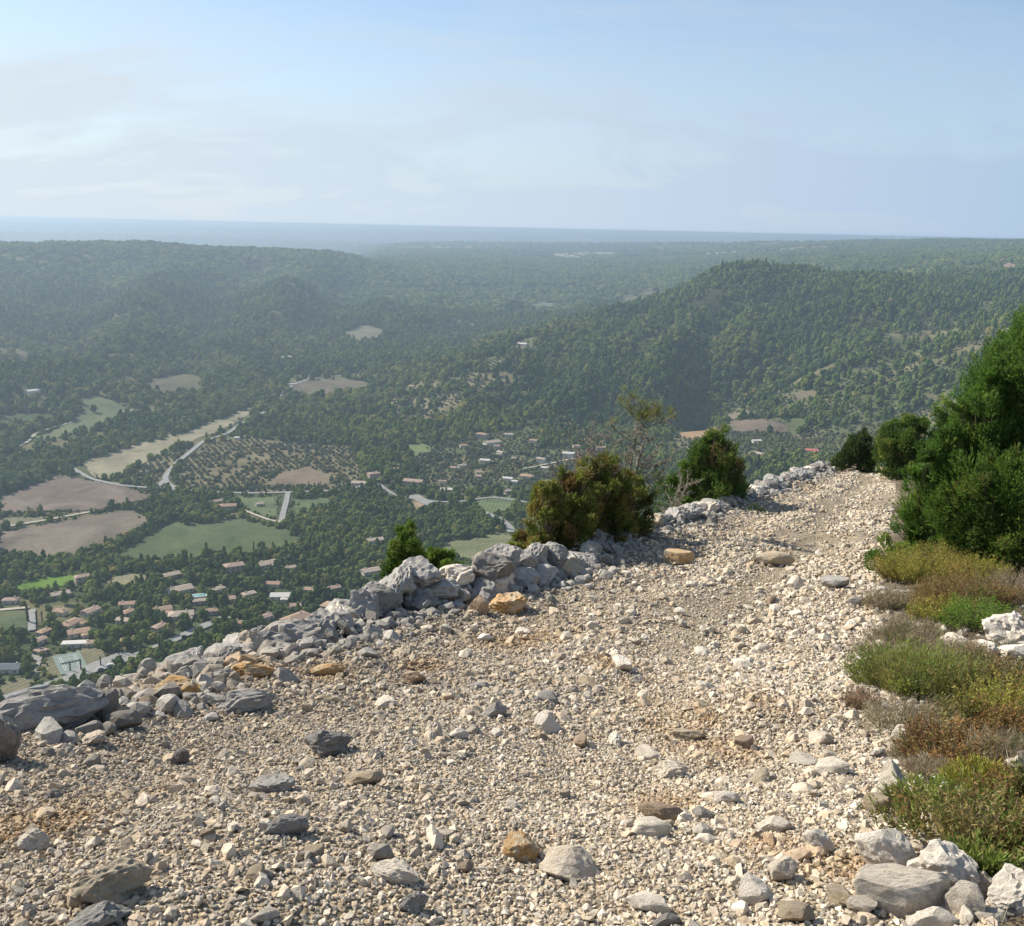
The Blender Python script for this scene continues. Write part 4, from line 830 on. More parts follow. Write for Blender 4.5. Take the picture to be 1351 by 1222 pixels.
def hN(x, y, micro=True):
    x = np.asarray(x, float); y = np.asarray(y, float)
    z = zpath(y); dl = (ledge(y)-0.5-x)*0.92; dr = (x-redge(y))*0.93
    z = z - np.where(dl > 0, 0.35*np.minimum(dl, 0.6)+1.0*np.maximum(dl-0.6, 0)*1.0, 0)
    z = z + np.where(dr > 0, 0.10*np.minimum(dr, 3)+0.04*np.clip(dr-3, 0, 20), 0)*np.clip((48-y)/12, 0, 1)
    u = (x-ledge(y))/(redge(y)-ledge(y)+1e-6); z = z + 0.05*np.cos(u*math.pi*4)*np.clip(1-np.abs(u-0.5)*1.6, 0, 1)
    if micro: z = z + 0.10*fbm(x*0.7, y*0.7, 11, 3) + 0.035*fbm(x*3.1, y*3.1, 12, 3)
    return np.maximum(z, -304)
def nhit(px, py):
    d = rays(px, py); T = np.arange(1.0, 70, 0.01); x = d[0]*T; y = d[1]*T; z = 1.6+d[2]*T; k = np.nonzero(z < hN(x, y))[0]; k = k[0] if len(k) else -1
    return x[k], y[k], z[k]
ORANGE = [(330, 885, 45), (232, 905, 45), (430, 885, 38), (560, 880, 26), (700, 852, 60), (790, 870, 40), (60, 1085, 70), (200, 1065, 55), (600, 860, 30), (640, 835, 30), (1060, 640, 22), (870, 910, 50), (925, 975, 70), (690, 1115, 30), (1110, 1150, 60), (960, 930, 60), (1000, 1110, 50), (880, 1060, 40)]
OR = []
for px, py, r in ORANGE:
    X = nhit(px, py); dd = math.dist(X, EYE); OR.append((X[0], X[1], r*dd/FPX, r*dd/FPX*1.6))
def orange_amt(x, y):
    m_ = np.zeros(np.shape(x))
    for a_, b_, rx, ry in OR: m_ = np.maximum(m_, np.exp(-(((x-a_)/rx)**2+((y-b_)/ry)**2)))
    return np.clip(m_*(0.75+2.4*fbm(x*2.6, y*2.6, 41, 4)), 0, 0.9)
# ground sheet
phd = np.concatenate([np.linspace(-180, -44, 50)[:-1], np.linspace(-44, 44, 760), np.linspace(44, 180, 50)[1:]]); rrg = np.exp(np.linspace(math.log(0.5), math.log(470), 820))
Pn, Rn = np.meshgrid(np.radians(phd), rrg, indexing='ij'); gx = Rn*np.sin(Pn); gy = Rn*np.cos(Pn); gz = hN(gx, gy); gz = np.where(Rn > 420, gz-3, gz)
dlm = (ledge(gy)-0.45-gx); drm = gx-redge(gy)
gc = np.empty(gx.shape+(3,)); gc[:] = (0.46, 0.385, 0.28)
oa = orange_amt(gx, gy)[..., None]*(Rn < 45)[..., None]; gc = gc*(1-oa)+np.array((0.36, 0.235, 0.11))*oa
fine = sstep(0.0, 0.3, fbm(gx*0.5, gy*0.5, 61, 3))[..., None]; gc = gc*(1-0.4*fine)+np.array((0.52, 0.435, 0.315))*0.4*fine
vg = sstep(-0.1, 0.5, drm + 0.6*fbm(gx, gy, 71, 3))[..., None]; gc = gc*(1-vg)+np.array((0.17, 0.135, 0.09))*vg
sl = sstep(0.2, 1.5, dlm)[..., None]; gc = gc*(1-sl)+np.array((0.13, 0.125, 0.09))*sl
V = np.stack([gx, gy, gz], -1).reshape(-1, 3); a = np.arange(gx.size).reshape(gx.shape)
me = mesh_np('path_ground', V, np.stack([a[:-1, :-1], a[1:, :-1], a[1:, 1:], a[:-1, 1:]], -1).reshape(-1, 4)[:, ::-1], M_ground, gc.reshape(-1, 3), True)
tag(link('path_ground', me), kind='structure')

# ---- loose stones
def hull(n, seed, squash=0.65, sub=0):
    rs = np.random.RandomState(seed); bm = bmesh.new(); p = rs.normal(size=(n, 3)); p /= np.linalg.norm(p, axis=1)[:, None]; p *= 0.5*(0.8+0.2*rs.rand(n, 1)); p[:, 2] *= squash; p[:, 1] *= 0.7+0.3*rs.rand()
    for q in p: bm.verts.new(q)
    r = bmesh.ops.convex_hull(bm, input=bm.verts[:]); bmesh.ops.delete(bm, geom=[g for g in r['geom_interior'] if isinstance(g, bmesh.types.BMVert)], context='VERTS')
    bmesh.ops.triangulate(bm, faces=bm.faces[:]); bm.verts.index_update(); bm.verts.ensure_lookup_table()
    v = np.array([q.co[:] for q in bm.verts]); f = np.array([[q.index for q in g.verts] for g in bm.faces]); bm.free(); return v, f
SH = [hull(RS.randint(9, 15), 100+i, 0.5+0.4*RS.rand()) for i in range(22)]; SHB = [hull(RS.randint(18, 28), 300+i, 0.5+0.35*RS.rand()) for i in range(16)]
def rotm(n, tilt=0.5):
    a = RS.rand(n)*6.283; b = RS.randn(n)*tilt; c = RS.randn(n)*tilt
    ca, sa, cb_, sb, cc, sc = np.cos(a), np.sin(a), np.cos(b), np.sin(b), np.cos(c), np.sin(c); M = np.empty((n, 3, 3))
    M[:, 0, 0] = ca*cb_; M[:, 0, 1] = ca*sb*sc-sa*cc; M[:, 0, 2] = ca*sb*cc+sa*sc; M[:, 1, 0] = sa*cb_; M[:, 1, 1] = sa*sb*sc+ca*cc; M[:, 1, 2] = sa*sb*cc-ca*sc; M[:, 2, 0] = -sb; M[:, 2, 1] = cb_*sc; M[:, 2, 2] = cb_*cc
    return M
def stones(x, y, z, s, colr, shapes, tilt=0.5):
    M = rotm(len(x), tilt); which = RS.randint(0, len(shapes), len(x)); VV, FF, CC, n0 = [], [], [], 0
    for i, (v, f) in enumerate(shapes):
        k = np.nonzero(which == i)[0]
        if not len(k): continue
        st = 0.8+0.45*RS.rand(len(k), 1, 3); P = np.einsum('nij,nvj->nvi', M[k], (v[None]*st))*s[k, None, None]+np.stack([x[k], y[k], z[k]], -1)[:, None]
        VV.append(P.reshape(-1, 3)); FF.append((f[None]+(np.arange(len(k))*len(v))[:, None, None]).reshape(-1, 3)+n0); CC.append(np.repeat(colr[k], len(v), axis=0)); n0 += len(k)*len(v)
    return np.concatenate(VV), np.concatenate(FF), np.concatenate(CC)
def stone_col(x, y, n):
    base = np.array([(0.545, 0.46, 0.35), (0.45, 0.385, 0.295), (0.33, 0.295, 0.245), (0.51, 0.41, 0.29), (0.62, 0.545, 0.435), (0.26, 0.235, 0.20)])
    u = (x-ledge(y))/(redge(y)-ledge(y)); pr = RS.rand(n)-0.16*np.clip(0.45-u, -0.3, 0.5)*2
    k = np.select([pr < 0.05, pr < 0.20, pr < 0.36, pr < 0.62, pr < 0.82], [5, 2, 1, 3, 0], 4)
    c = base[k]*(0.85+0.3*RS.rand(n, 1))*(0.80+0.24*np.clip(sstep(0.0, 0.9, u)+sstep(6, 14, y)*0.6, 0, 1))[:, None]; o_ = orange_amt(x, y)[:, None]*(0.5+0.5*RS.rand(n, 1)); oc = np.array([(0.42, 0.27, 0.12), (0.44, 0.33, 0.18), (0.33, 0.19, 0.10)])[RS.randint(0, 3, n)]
    return c*(1-0.75*o_)+oc*0.75*o_
def path_pts(y0, y1, dens, ext=0.25, extr=0.22):
    w_ = 6.5; n = int((y1-y0)*w_*dens); y = y0+(y1-y0)*RS.rand(n); l = ledge(y)-ext; r = redge(y)+extr; x = l+(r-l)*RS.rand(n); k = RS.rand(n) < (r-l)/w_; x, y = x[k], y[k]
    px, py = project(x, y, hN(x, y, False)); k = (px > -60) & (px < 1410) & (py < 1290); return x[k], y[k]
GV, GF, GC, g0 = [], [], [], 0
for (y0, y1, dens, smin, smax, shp) in [(1.4, 4.5, 4200, .010, .019, SH), (1.4, 7.5, 2100, .015, .027, SH), (4.5, 13, 620, .020, .036, SH), (1.4, 9, 230, .03, .052, SH), (5, 20, 300, .038, .066, SH), (11, 39, 230, .048, .09, SH), (1.4, 16, 18, .055, .085, SHB), (8, 39, 26, .08, .13, SHB), (1.4, 7, 4, .06, .09, SHB)]:
    x, y = path_pts(y0, y1, dens); ln = fbm(x*0.55, y*0.55, 61, 3)
    big = smin > 0.03; k = RS.rand(len(x)) < np.clip((0.85 if not big else 0.75) - (0.3 if not big else 1.6)*np.maximum(ln-0.02, 0), 0.12, 1); x, y = x[k], y[k]
    u_ = (x-ledge(y))/(redge(y)-ledge(y)); lane = np.maximum(np.exp(-((u_-0.66-0.05*np.sin(y*0.5))/0.10)**2), 0.6*np.exp(-((u_-0.30)/0.08)**2)); k = RS.rand(len(x)) > lane*(0.93 if smin > 0.026 else (0.55 if smin > 0.016 else 0.0)); x, y = x[k], y[k]
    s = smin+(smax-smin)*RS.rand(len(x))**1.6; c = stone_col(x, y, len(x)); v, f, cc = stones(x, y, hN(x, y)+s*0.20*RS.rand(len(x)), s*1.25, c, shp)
    GV.append(v); GF.append(f+g0); GC.append(cc); g0 += len(v)
tag(link('gravel', mesh_np('gravel', np.concatenate(GV), np.concatenate(GF), M_gravel, np.concatenate(GC), False)), 'pale limestone gravel covering the whole path', None, None, 'stuff')
# rubble along the ruined wall and on the verge
WL = [(ledge(y)-0.22, y) for y in np.arange(2.0, 39, 0.5)]; n = 5200; t = RS.rand(n)**1.25; yw = 2.2+t*36; off = RS.randn(n)*0.28-0.16; x = ledge(yw)+off
s = (0.035+0.12*RS.rand(n)**3)*(1+0.02*yw); c = np.array((0.29, 0.272, 0.24))*(0.7+0.7*RS.rand(n, 1)); o_ = orange_amt(x, yw)[:, None]; c = c*(1-o_*0.7)+np.array((0.5, 0.33, 0.16))*o_*0.7
hump = 0.16*np.exp(-((off+0.22)/0.25)**2)*sstep(5.5, 8, yw); v, f, cc = stones(x, yw, hN(x, yw)+hump*RS.rand(n)+s*0.15, s*1.2, c, SHB)
n2 = 1500; y2 = 1.6+12*RS.rand(n2); x2 = redge(y2)+0.1+2.6*RS.rand(n2)**1.4; s2 = 0.02+0.07*RS.rand(n2)**2.5; c2 = np.array((0.38, 0.34, 0.28))*(0.7+0.5*RS.rand(n2, 1)); v2, f2, cc2 = stones(x2, y2, hN(x2, y2)+s2*0.1, s2*1.2, c2, SHB)
tag(link('rubble', mesh_np('rubble', np.concatenate([v, v2]), np.concatenate([f, f2+len(v)]), M_gravel, np.concatenate([cc, cc2]), False)), 'small broken stones along the ruined wall and the verge', None, None, 'stuff')

# ---- rocks with faces
def rock_mesh(name, seed, planes=12, rough=0.05, karst=0.0, m=None, flat_=0.7, sub=4):
    rs = np.random.RandomState(seed); bm = bmesh.new(); bmesh.ops.create_icosphere(bm, subdivisions=sub, radius=0.5); v = np.array([q.co[:] for q in bm.verts]); f = np.array([[q.index for q in g.verts] for g in bm.faces]); bm.free()
    v = v*np.array((1, 0.85, flat_)); v0 = v.copy()
    for _ in range(planes):
        nrm = rs.normal(size=3); nrm /= np.linalg.norm(nrm); d = np.percentile(v@nrm, 99.9)*(0.62+0.24*rs.rand()); e = v@nrm-d; k = e > 0; v[k] -= np.outer(e[k], nrm)*0.97
    nn = v/np.linalg.norm(v, axis=1)[:, None]; a_ = blob_noise(v, 3.0, seed, 4); b_ = blob_noise(v, 11.0, seed+3, 4)
    st = np.sin(v[:, 2]*22+a_*5+v[:, 0]*3*math.sin(seed)); v[:, :2] *= (1+np.sign(st)*np.abs(st)**0.35*(0.020+0.12*karst))[:, None]
    v = v+nn*(a_[:, None]*rough*0.7+np.abs(b_)[:, None]*rough*0.55)
    if karst:
        c_ = np.abs(blob_noise(v*np.array((1, 1, 2.2)), 4.5, seed+9, 4)); v -= nn*(np.clip(0.22-c_, 0, 1)[:, None]*karst)
    v /= (v.max(0)-v.min(0)).max(); v -= (v.max(0)+v.min(0))/2
    return mesh_np(name, v, f, m, None, False)
RKA = [rock_mesh('rock', 900+i, 22, 0.035, 0.0, M_pale, 0.62+0.2*RS.rand()) for i in range(6)]
RKG = [rock_mesh('rock', 940+i, 20, 0.075, 0.22, M_rock, 0.55+0.25*RS.rand()) for i in range(8)]
RKA_ = [rock_mesh('rock', 970+i, 18, 0.06, 0.15, M_rock, 0.6) for i in range(4)]
for me in RKA+RKG+RKA_:
    me['d'] = 0
def dims(me):
    co = np.empty(len(me.vertices)*3, np.float32); me.vertices.foreach_get('co', co); co = co.reshape(-1, 3); return co.max(0)-co.min(0)
DM = {me.name: dims(me) for me in RKA+RKG+RKA_}
TONE = {'pale': (0.60, 0.535, 0.44), 'white': (0.68, 0.62, 0.53), 'grey': (0.325, 0.31, 0.285), 'dark': (0.21, 0.20, 0.185), 'orange': (0.47, 0.39, 0.27), 'brown': (0.34, 0.26, 0.19), 'tan': (0.42, 0.36, 0.27), 'bluish': (0.27, 0.262, 0.245)}
def put_rock(me, x, y, z, sx, sy, sz, rz, tone, label, group, sink=0.25, tilt=(0, 0), name='rock'):
    d = DM[me.name]; o = link(name, me); o.scale = (sx/d[0], sy/d[1], sz/d[2]); o.rotation_euler = (tilt[0], tilt[1], rz); o.location = (x, y, z+sz*(0.5-sink))
    c = TONE[tone]; k = random.uniform(0.9, 1.1); o.color = (c[0]*k, c[1]*k, c[2]*k, 0.0 if tone == 'orange' else (0.97 if random.random() < 0.7 else (0.75 if tone in ('tan', 'brown', 'pale') else 0.9))); return tag(o, label, 'rock', group)
HR = [ # px, py centre, w, h, tone, kind, label
 (1168,1125,72,62,'white','A','big squarish cream rock above the long flat one in the corner pile'),(1241,1148,76,72,'white','K','rough pitted white rock with grey lichen beside the squarish one'),(1187,1183,102,62,'pale','A','long flat topped slab at the front of the corner pile'),
 (1270,1193,42,46,'pale','A','pointed pale rock wedged right of the long slab'),(1232,1214,58,36,'white','A','white rock cut by the bottom edge under the slab'),(1332,1186,50,56,'white','K','crumbly whitish rock in the corner under the brown bush'),(1297,1172,36,34,'pale','K','small knobbly rock between the pitted rock and the crumbly one'),
 (1173,1042,30,52,'pale','A','upright pale stone standing at the path edge'),(1156,1064,30,28,'tan','A','cube shaped stone leaning on the upright one'),(1188,980,30,38,'pale','A','rounded upright stone beside the orange bush'),(751,1138,72,50,'pale','A','smooth rounded block with a grey stripe on the gravel'),
 (687,1120,46,40,'orange','G','rusty orange lump beside the smooth block'),(150,1168,84,62,'tan','G','large jagged grey boulder on the near gravel'),(130,1216,70,30,'grey','G','grey boulder cut by the bottom edge under the jagged one'),(432,980,58,44,'dark','K','dark pitted boulder half sunk in the gravel'),
 (482,1028,48,22,'tan','A','flat lens shaped stone right below the dark pitted boulder'),(322,926,78,36,'grey','G','long rounded grey boulder below the ochre stones'),(872,1072,56,30,'brown','A','dark brown flat rock in the middle of the gravel'),(1078,1112,36,34,'white','A','bright angular stone left of the corner pile'),
 (1112,1183,44,32,'tan','A','tan wedge left of the long slab'),(1135,1196,34,26,'pale','A','small block touching the long slab'),(362,1035,54,34,'grey','G','grey stone with a cracked top left of the lens shaped stone'),(378,1090,52,30,'grey','G','low grey stone half buried below the cracked one'),
 (522,1152,62,30,'pale','G','long pale stone on the near gravel'),(546,1194,36,30,'grey','G','grey stone under the long pale one'),(908,971,44,16,'tan','A','thin flat stone on the sandy track'),(981,981,26,20,'brown','A','small reddish cube on the sandy track'),
 (960,1054,34,20,'white','A','white wedge on the gravel right of the sandy patch'),(1022,1086,44,30,'pale','A','low pale rock above the bright angular stone'),(855,1192,54,28,'white','A','white flat stone near the bottom edge'),(1030,1150,34,34,'pale','A','upright stone near the bottom with a cream flank'),
 (994,1180,36,38,'white','A','whitish triangular stone near the bottom'),(895,737,38,22,'orange','A','rust stained flat rock on the far gravel'),(672,797,48,34,'orange','G','ochre and grey block at the foot of the wall'),(632,800,30,30,'brown','A','brown angular block left of the ochre one by the wall'),
 (238,1001,22,22,'dark','A','dark rounded stone standing alone on the gravel'),(56,956,140,22,'grey','G','wide flat grey slab at the valley edge'),(2,985,44,62,'dark','G','dark boulder cut by the frame edge'),(140,940,30,44,'dark','A','pointed dark stone standing at the end of the flat slab'),
 (165,952,40,30,'dark','A','dark square stone right of the pointed one'),(198,926,28,20,'brown','A','brown stone in front of the ochre ledge'),(232,910,60,30,'orange','G','pale ochre ledge rock at the valley edge'),(334,884,50,24,'orange','G','deep yellow ochre rock under the grey wall end'),
 (292,893,42,16,'grey','G','flat grey stone on the ochre rubble'),(433,884,44,20,'orange','G','orange rock against the low wall'),(368,858,48,24,'grey','G','grey rock at the end of the low wall'),(1325,832,52,46,'white','K','white boulder on the verge behind the bright green cushion'),
 (1300,856,40,26,'white','K','cream rock under the white boulder'),(1340,862,40,22,'white','A','white stone at the frame edge below the boulder'),(1262,848,38,16,'pale','A','flat pale stone behind the long green shrub'),(1100,770,34,22,'grey','A','shaded wedge stone on the far right of the path'),
 (1132,794,24,12,'dark','A','small dark flat stone below the wedge stone'),(1050,770,22,20,'pale','A','upright pale stone left of the wedge stone'),(1020,742,50,12,'tan','A','long thin ledge of rock across the far path'),(565,950,14,12,'tan','A','small tan cube on the middle gravel'),
 (545,893,32,24,'brown','A','brown split stone in front of the wall'),(415,1125,26,18,'tan','A','tan stone pair on the near gravel'),(1050,1205,40,30,'tan','A','tan stone at the bottom edge left of the corner pile'),(880,1215,36,22,'grey','A','grey stone at the bottom edge'),
 (1213,1178,18,14,'tan','A','little stone wedged behind the long slab'),(350,1210,34,20,'pale','A','pale stone at the bottom edge'),(275,1102,18,18,'brown','A','small brown stone with a twig beside it'),(590,1103,20,16,'pale','A','small pale stone above the orange lump')]
ROCKLM = []
NROCK = 0
for i, (px, py, wp, hp, tn, kd, lab) in enumerate(HR):
    X = nhit(px, min(py+hp*0.30, 1290)); dd = math.dist(X, EYE); th = math.asin((1.6-X[2])/dd); Wm = wp*dd/FPX; Hm = hp*dd/FPX; sy = Wm*(0.75 if wp < 1.6*hp else 0.5); sz = max(0.35*Wm, (Hm-sy*math.sin(th)*0.75)/math.cos(th)); sz = sz/0.8
    me = {'A': RKA, 'G': RKG+RKA_, 'K': RKG}[kd][i % {'A': 6, 'G': 12, 'K': 8}[kd]]
    put_rock(me, X[0], X[1], hN(X[0], X[1]), Wm*1.04, sy, sz, random.uniform(-0.35, 0.35)-math.atan2(X[0], X[1])+(math.pi if random.random() < 0.5 else 0), tn, lab, 'rocks on the path and verge', 0.2, (random.uniform(-.1, .1), random.uniform(-.1, .1)))
    ROCKLM.append((lab, px, py)); NROCK += 1
# wall blocks
hy = [3.8, 5.0, 6.0, 6.7, 8.4, 9.4, 10.4, 11.7, 12.4, 13.4, 14.8, 17.7, 23, 30, 37]; hh = [0.12, 0.10, 0.12, 0.24, 0.28, 0.42, 0.50, 0.46, 0.22, 0.30, 0.34, 0.30, 0.32, 0.34, 0.3]
WALLM = [('flat slab corner', 60, 950), ('ochre ledge', 240, 900), ('low wall end', 370, 855), ('big flat wall stones', 470, 810), ('small green juniper', 545, 760), ('highest stretch of wall', 690, 735), ('gap after the high wall', 790, 720), ('brownish juniper', 800, 700), ('bare dead tree', 850, 680), ('bright middle juniper', 930, 665), ('dark cypresses', 1010, 640), ('end of the path', 1090, 612), ('crest of the path', 1150, 608)]
wused = set(); ORD = ['first', 'second', 'third', 'fourth', 'fifth', 'sixth', 'seventh', 'eighth', 'ninth', 'tenth', 'eleventh', 'twelfth', 'thirteenth', 'fourteenth', 'fifteenth', 'sixteenth', 'seventeenth', 'eighteenth', 'nineteenth', 'twentieth']
yc = 5.9; blocks = []
while yc < 38:
    y_ = yc; hgt = float(np.interp(y_, hy, hh))*random.uniform(0.75, 1.1); b = random.uniform(0.30, 0.56) if y_ < 12.6 else random.uniform(0.36, 0.66)
    if y_ < 6.8: b *= 0.7
    ang_ = math.atan2(float(ledge(y_+0.3)-ledge(y_-0.3)), 0.6)
    def add(off, zb, sz, w_, course): x_ = float(ledge(y_))-off; blocks.append((x_, y_, float(hN(x_, y_, False))+zb, w_, sz, ang_, course))
    if hgt > 0.36:
        add(random.uniform(0.10, 0.2), 0.0, hgt*0.58, b, 'lower'); add(random.uniform(0.26, 0.4), hgt*0.42, hgt*0.62, b*random.uniform(0.8, 1.1), 'upper'); add(0.62, 0.0, hgt*0.75, b, 'outer')
    else:
        add(random.uniform(0.18, 0.34), 0.0, hgt*1.0, b, 'single')
        if random.random() < 0.35: add(random.uniform(0.5, 0.7), 0, hgt*0.7, b*0.8, 'outer')
    yc += b*0.80*math.cos(ang_)*(1.0 if y_ < 12.6 else 1.12)
cnt = {}
for bi, (x_, y_, z_, b, sz, an, course) in enumerate(blocks):
    me = (RKG+RKA_+RKA_)[RS.randint(0, 16)]; tn = random.choices(['grey', 'bluish', 'dark', 'pale', 'tan'], [6, 4, 2, 0.8, 0.5])[0]; px, py = project(x_, y_, z_+sz*0.5)
    l = min(WALLM, key=lambda q: abs(q[1]-px)); key = (course, l[0]); cnt[key] = cnt.get(key, 0)+1
    lab = '%s %s wall block %s the %s' % (ORD[min(cnt[key]-1, 19)], {'lower': 'foot course', 'upper': 'top course', 'single': 'loose', 'outer': 'outer side'}[course], 'at' if 'wall' in l[0] or 'end' in l[0] or 'gap' in l[0] or 'crest' in l[0] or 'corner' in l[0] else 'by', l[0])
    put_rock(me, x_, y_, z_, b*1.12, b*random.uniform(0.75, 0.95), sz*1.12, -an+math.pi/2+random.uniform(-0.4, 0.4), tn, lab, 'blocks of the ruined dry stone wall', 0.16, (random.uniform(-.18, .18), random.uniform(-.18, .18)), 'wall_stone')
# scattered individual stones that show largest among the gravel
left_ = max(0, 292-NROCK-len(blocks)); x, y = path_pts(1.9, 24, 5.0, 0.1, 0.9); s = 0.05+0.11*RS.rand(len(x))**1.8; d = np.sqrt(x*x+y*y+(1.6-hN(x, y))**2); px, py = project(x, y, hN(x, y)); app = s/d
app[(px < 8) | (px > 1343) | (py > 1214)] = 0; app *= np.where(px > 800, 1.25, 0.85)
for q in HR:
    app[(np.abs(px-q[0]) < q[2]*0.75) & (np.abs(py-q[1]) < q[3]*0.9)] = 0
od = np.argsort(-app); used = set(); placed = []
for i in od:
    if len(placed) >= left_ or app[i] <= 0: break
    if any(math.hypot(x[i]-a_, y[i]-b_) < (s[i]+c_)*0.55 for a_, b_, c_ in placed): continue
    placed.append((x[i], y[i], s[i])); tn = random.choices(['pale', 'white', 'tan', 'grey', 'brown'], [5, 5, 2, 0.7, 0.3])[0]
    if px[i] < 600: tn = random.choices(['pale', 'grey', 'dark', 'tan'], [5, 1.6, .25, 3])[0]
    q = place_words(px[i], py[i], ROCKLM, 60, used); sw = 'small' if s[i] < 0.1 else ('middling' if s[i] < 0.15 else 'big')
    lab = '%s %s stone %s' % (sw, {'bluish': 'grey'}.get(tn, tn), q) if q else '%s stone among the gravel' % tn
    put_rock(RKA[RS.randint(0, 6)] if random.random() < 0.75 else RKG[RS.randint(0, 8)], x[i], y[i], float(hN(x[i], y[i])), s[i]*1.1, s[i]*random.uniform(.6, .95), s[i]*random.uniform(.5, .8), random.uniform(0, 6.28), tn, ' '.join(lab.split()[:16]), 'stones scattered over the gravel', 0.25, (random.uniform(-.3, .3), random.uniform(-.3, .3)))

# ---- plants on the ridge
def tris(P, D, W, Ln, bend=None):
    """thin blades: base P, unit direction D, width W, length Ln"""
    n = len(P); u = np.cross(D, RS.normal(size=(n, 3))); u /= np.linalg.norm(u, axis=1)[:, None]+1e-9; W = np.reshape(W, (-1, 1)); Ln = np.reshape(Ln, (-1, 1))
    mid = P+D*Ln*0.55 + (0 if bend is None else bend*0.3); tip = P+D*Ln + (0 if bend is None else bend)
    V = np.stack([P-u*W*0.3, P+u*W*0.3, mid+u*W*0.5, mid-u*W*0.5, tip], 1).reshape(-1, 3); b = np.arange(n)[:, None]*5
    return V, (b+np.array([[0, 1, 2]])), (b+np.array([[0, 2, 3]])), (b+np.array([[3, 2, 4]]))
def tube(pts, rad_, seg=6):
    pts = np.array(pts, float); n = len(pts); T = np.gradient(pts, axis=0); T /= np.linalg.norm(T, axis=1)[:, None]+1e-9; up = np.array((0.13, 0.31, 0.94)); A = np.cross(T, up); A /= np.linalg.norm(A, axis=1)[:, None]+1e-9; B = np.cross(T, A)
    th = np.linspace(0, 2*math.pi, seg, endpoint=False); V = pts[:, None]+(A[:, None]*np.cos(th)[None, :, None]+B[:, None]*np.sin(th)[None, :, None])*np.array(rad_)[:, None, None]
    a = np.arange(n*seg).reshape(n, seg); b = np.roll(a, -1, 1); return V.reshape(-1, 3), np.stack([a[:-1], b[:-1], b[1:], a[1:]], -1).reshape(-1, 4)
def tubes_mesh(name, lst, colr):
    VV, FF, n0 = [], [], 0
    for p, r in lst:
        v, f = tube(p, r); VV.append(v); FF.append(f+n0); n0 += len(v)
    V = np.concatenate(VV); return mesh_np(name, V, np.concatenate(FF), M_twig, np.tile(colr, (len(V), 1)), True)
def juniper(x, y, zb, ht, rad_, label, cols, nlobe=120, nspr=26000, prof='cone', lean=(0, 0), sprig=0.055, gap=0.0, seed=1, wb=0.0055, cat='juniper'):
    r = tag(empty('juniper_bush' if ht < 2.2 else 'juniper_tree', (x, y, zb)), label, cat, 'junipers along the ridge'); rs = np.random.RandomState(seed)
    C, R = [], []
    for i in range(nlobe):
        t = rs.rand()**0.85*0.97+0.03; pr = {'cone': (1-t)**0.62*1.0+0.10, 'round': math.sqrt(max(0.03, 1-(1.75*t-0.75)**2)), 'wide': (1-t)**0.45*(0.55+0.45*math.sin(t*9+1))}[prof]
        an = rs.rand()*6.283; q = (0.35+0.65*math.sqrt(rs.rand())) ; q = q*pr*rad_*(0.80+0.24*math.sin(an*3+seed)+0.22*math.sin(an*5+t*11+seed)); C.append((q*math.cos(an)+lean[0]*t, q*math.sin(an)+lean[1]*t, ht*(0.04+0.90*t))); R.append(rad_*(0.11+0.13*rs.rand())*(0.6+0.5*pr))
    for i in rs.choice(nlobe, int(nlobe*0.45)):
        dr_ = np.array((C[i][0]/rad_, C[i][1]/rad_, 0.0))+rs.normal(size=3)*0.45+np.array((0, 0, 0.55)); dr_ /= np.linalg.norm(dr_); ln_ = min(rad_, 0.75)*(0.20+0.25*rs.rand())
        for q_ in (0.45, 0.7, 0.9, 1.08): C.append(tuple(np.array(C[i])+dr_*ln_*q_*1.25)); R.append(min(rad_, 0.8)*0.11*(1.15-q_*0.62))
    nlobe = len(C); C = np.array(C); R = np.array(R); VV, FF, CC, n0 = [], [], [], 0
    cb_ = np.array(cols); lobecol = cb_[rs.choice(len(cb_), nlobe, p=np.array([0.5]+[0.5/(len(cb_)-1)]*(len(cb_)-1)))]*(0.8+0.4*rs.rand(nlobe, 1))
    k = rs.choice(nlobe, nspr, p=R**2/np.sum(R**2)); d = rs.normal(size=(nspr, 3)); d /= np.linalg.norm(d, axis=1)[:, None]; el = np.array((0.8, 0.8, 1.35))
    P = C[k]+d*el*R[k, None]*(0.55+0.5*rs.rand(nspr, 1)**0.5); 
    if gap: kk = np.array([mnoise.noise(Vector(p)*(2.6/rad_)+Vector((seed, 0, 0))) for p in P]) > -0.35+gap; P, d, k = P[kk], d[kk], k[kk]
    n = len(P); ax = d*0.75+np.array((0, 0, 0.75))+0.35*C[k]*np.array((1, 1, 0))/rad_; ax /= np.linalg.norm(ax, axis=1)[:, None]; Ls = sprig*(0.7+0.8*rs.rand(n, 1))
    m_ = 6; tt = (np.arange(m_)/m_)[None, :, None]; base = P[:, None]+ax[:, None]*Ls[:, None]*tt; side = rs.normal(size=(n, m_, 3)); D = ax[:, None]*0.9+side*0.42; D /= np.linalg.norm(D, axis=2)[..., None]
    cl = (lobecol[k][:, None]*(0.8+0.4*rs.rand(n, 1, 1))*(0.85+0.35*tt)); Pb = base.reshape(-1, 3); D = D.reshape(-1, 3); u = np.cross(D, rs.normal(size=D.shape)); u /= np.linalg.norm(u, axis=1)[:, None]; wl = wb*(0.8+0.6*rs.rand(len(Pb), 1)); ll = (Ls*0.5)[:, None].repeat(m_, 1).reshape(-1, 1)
    V = np.stack([Pb-u*wl, Pb+u*wl, Pb+D*ll], 1).reshape(-1, 3); F = np.arange(len(V)).reshape(-1, 3)
    link('foliage', mesh_np('foliage', V, F, M_leaf, np.repeat(cl.reshape(-1, 3), 3, axis=0), False), r)
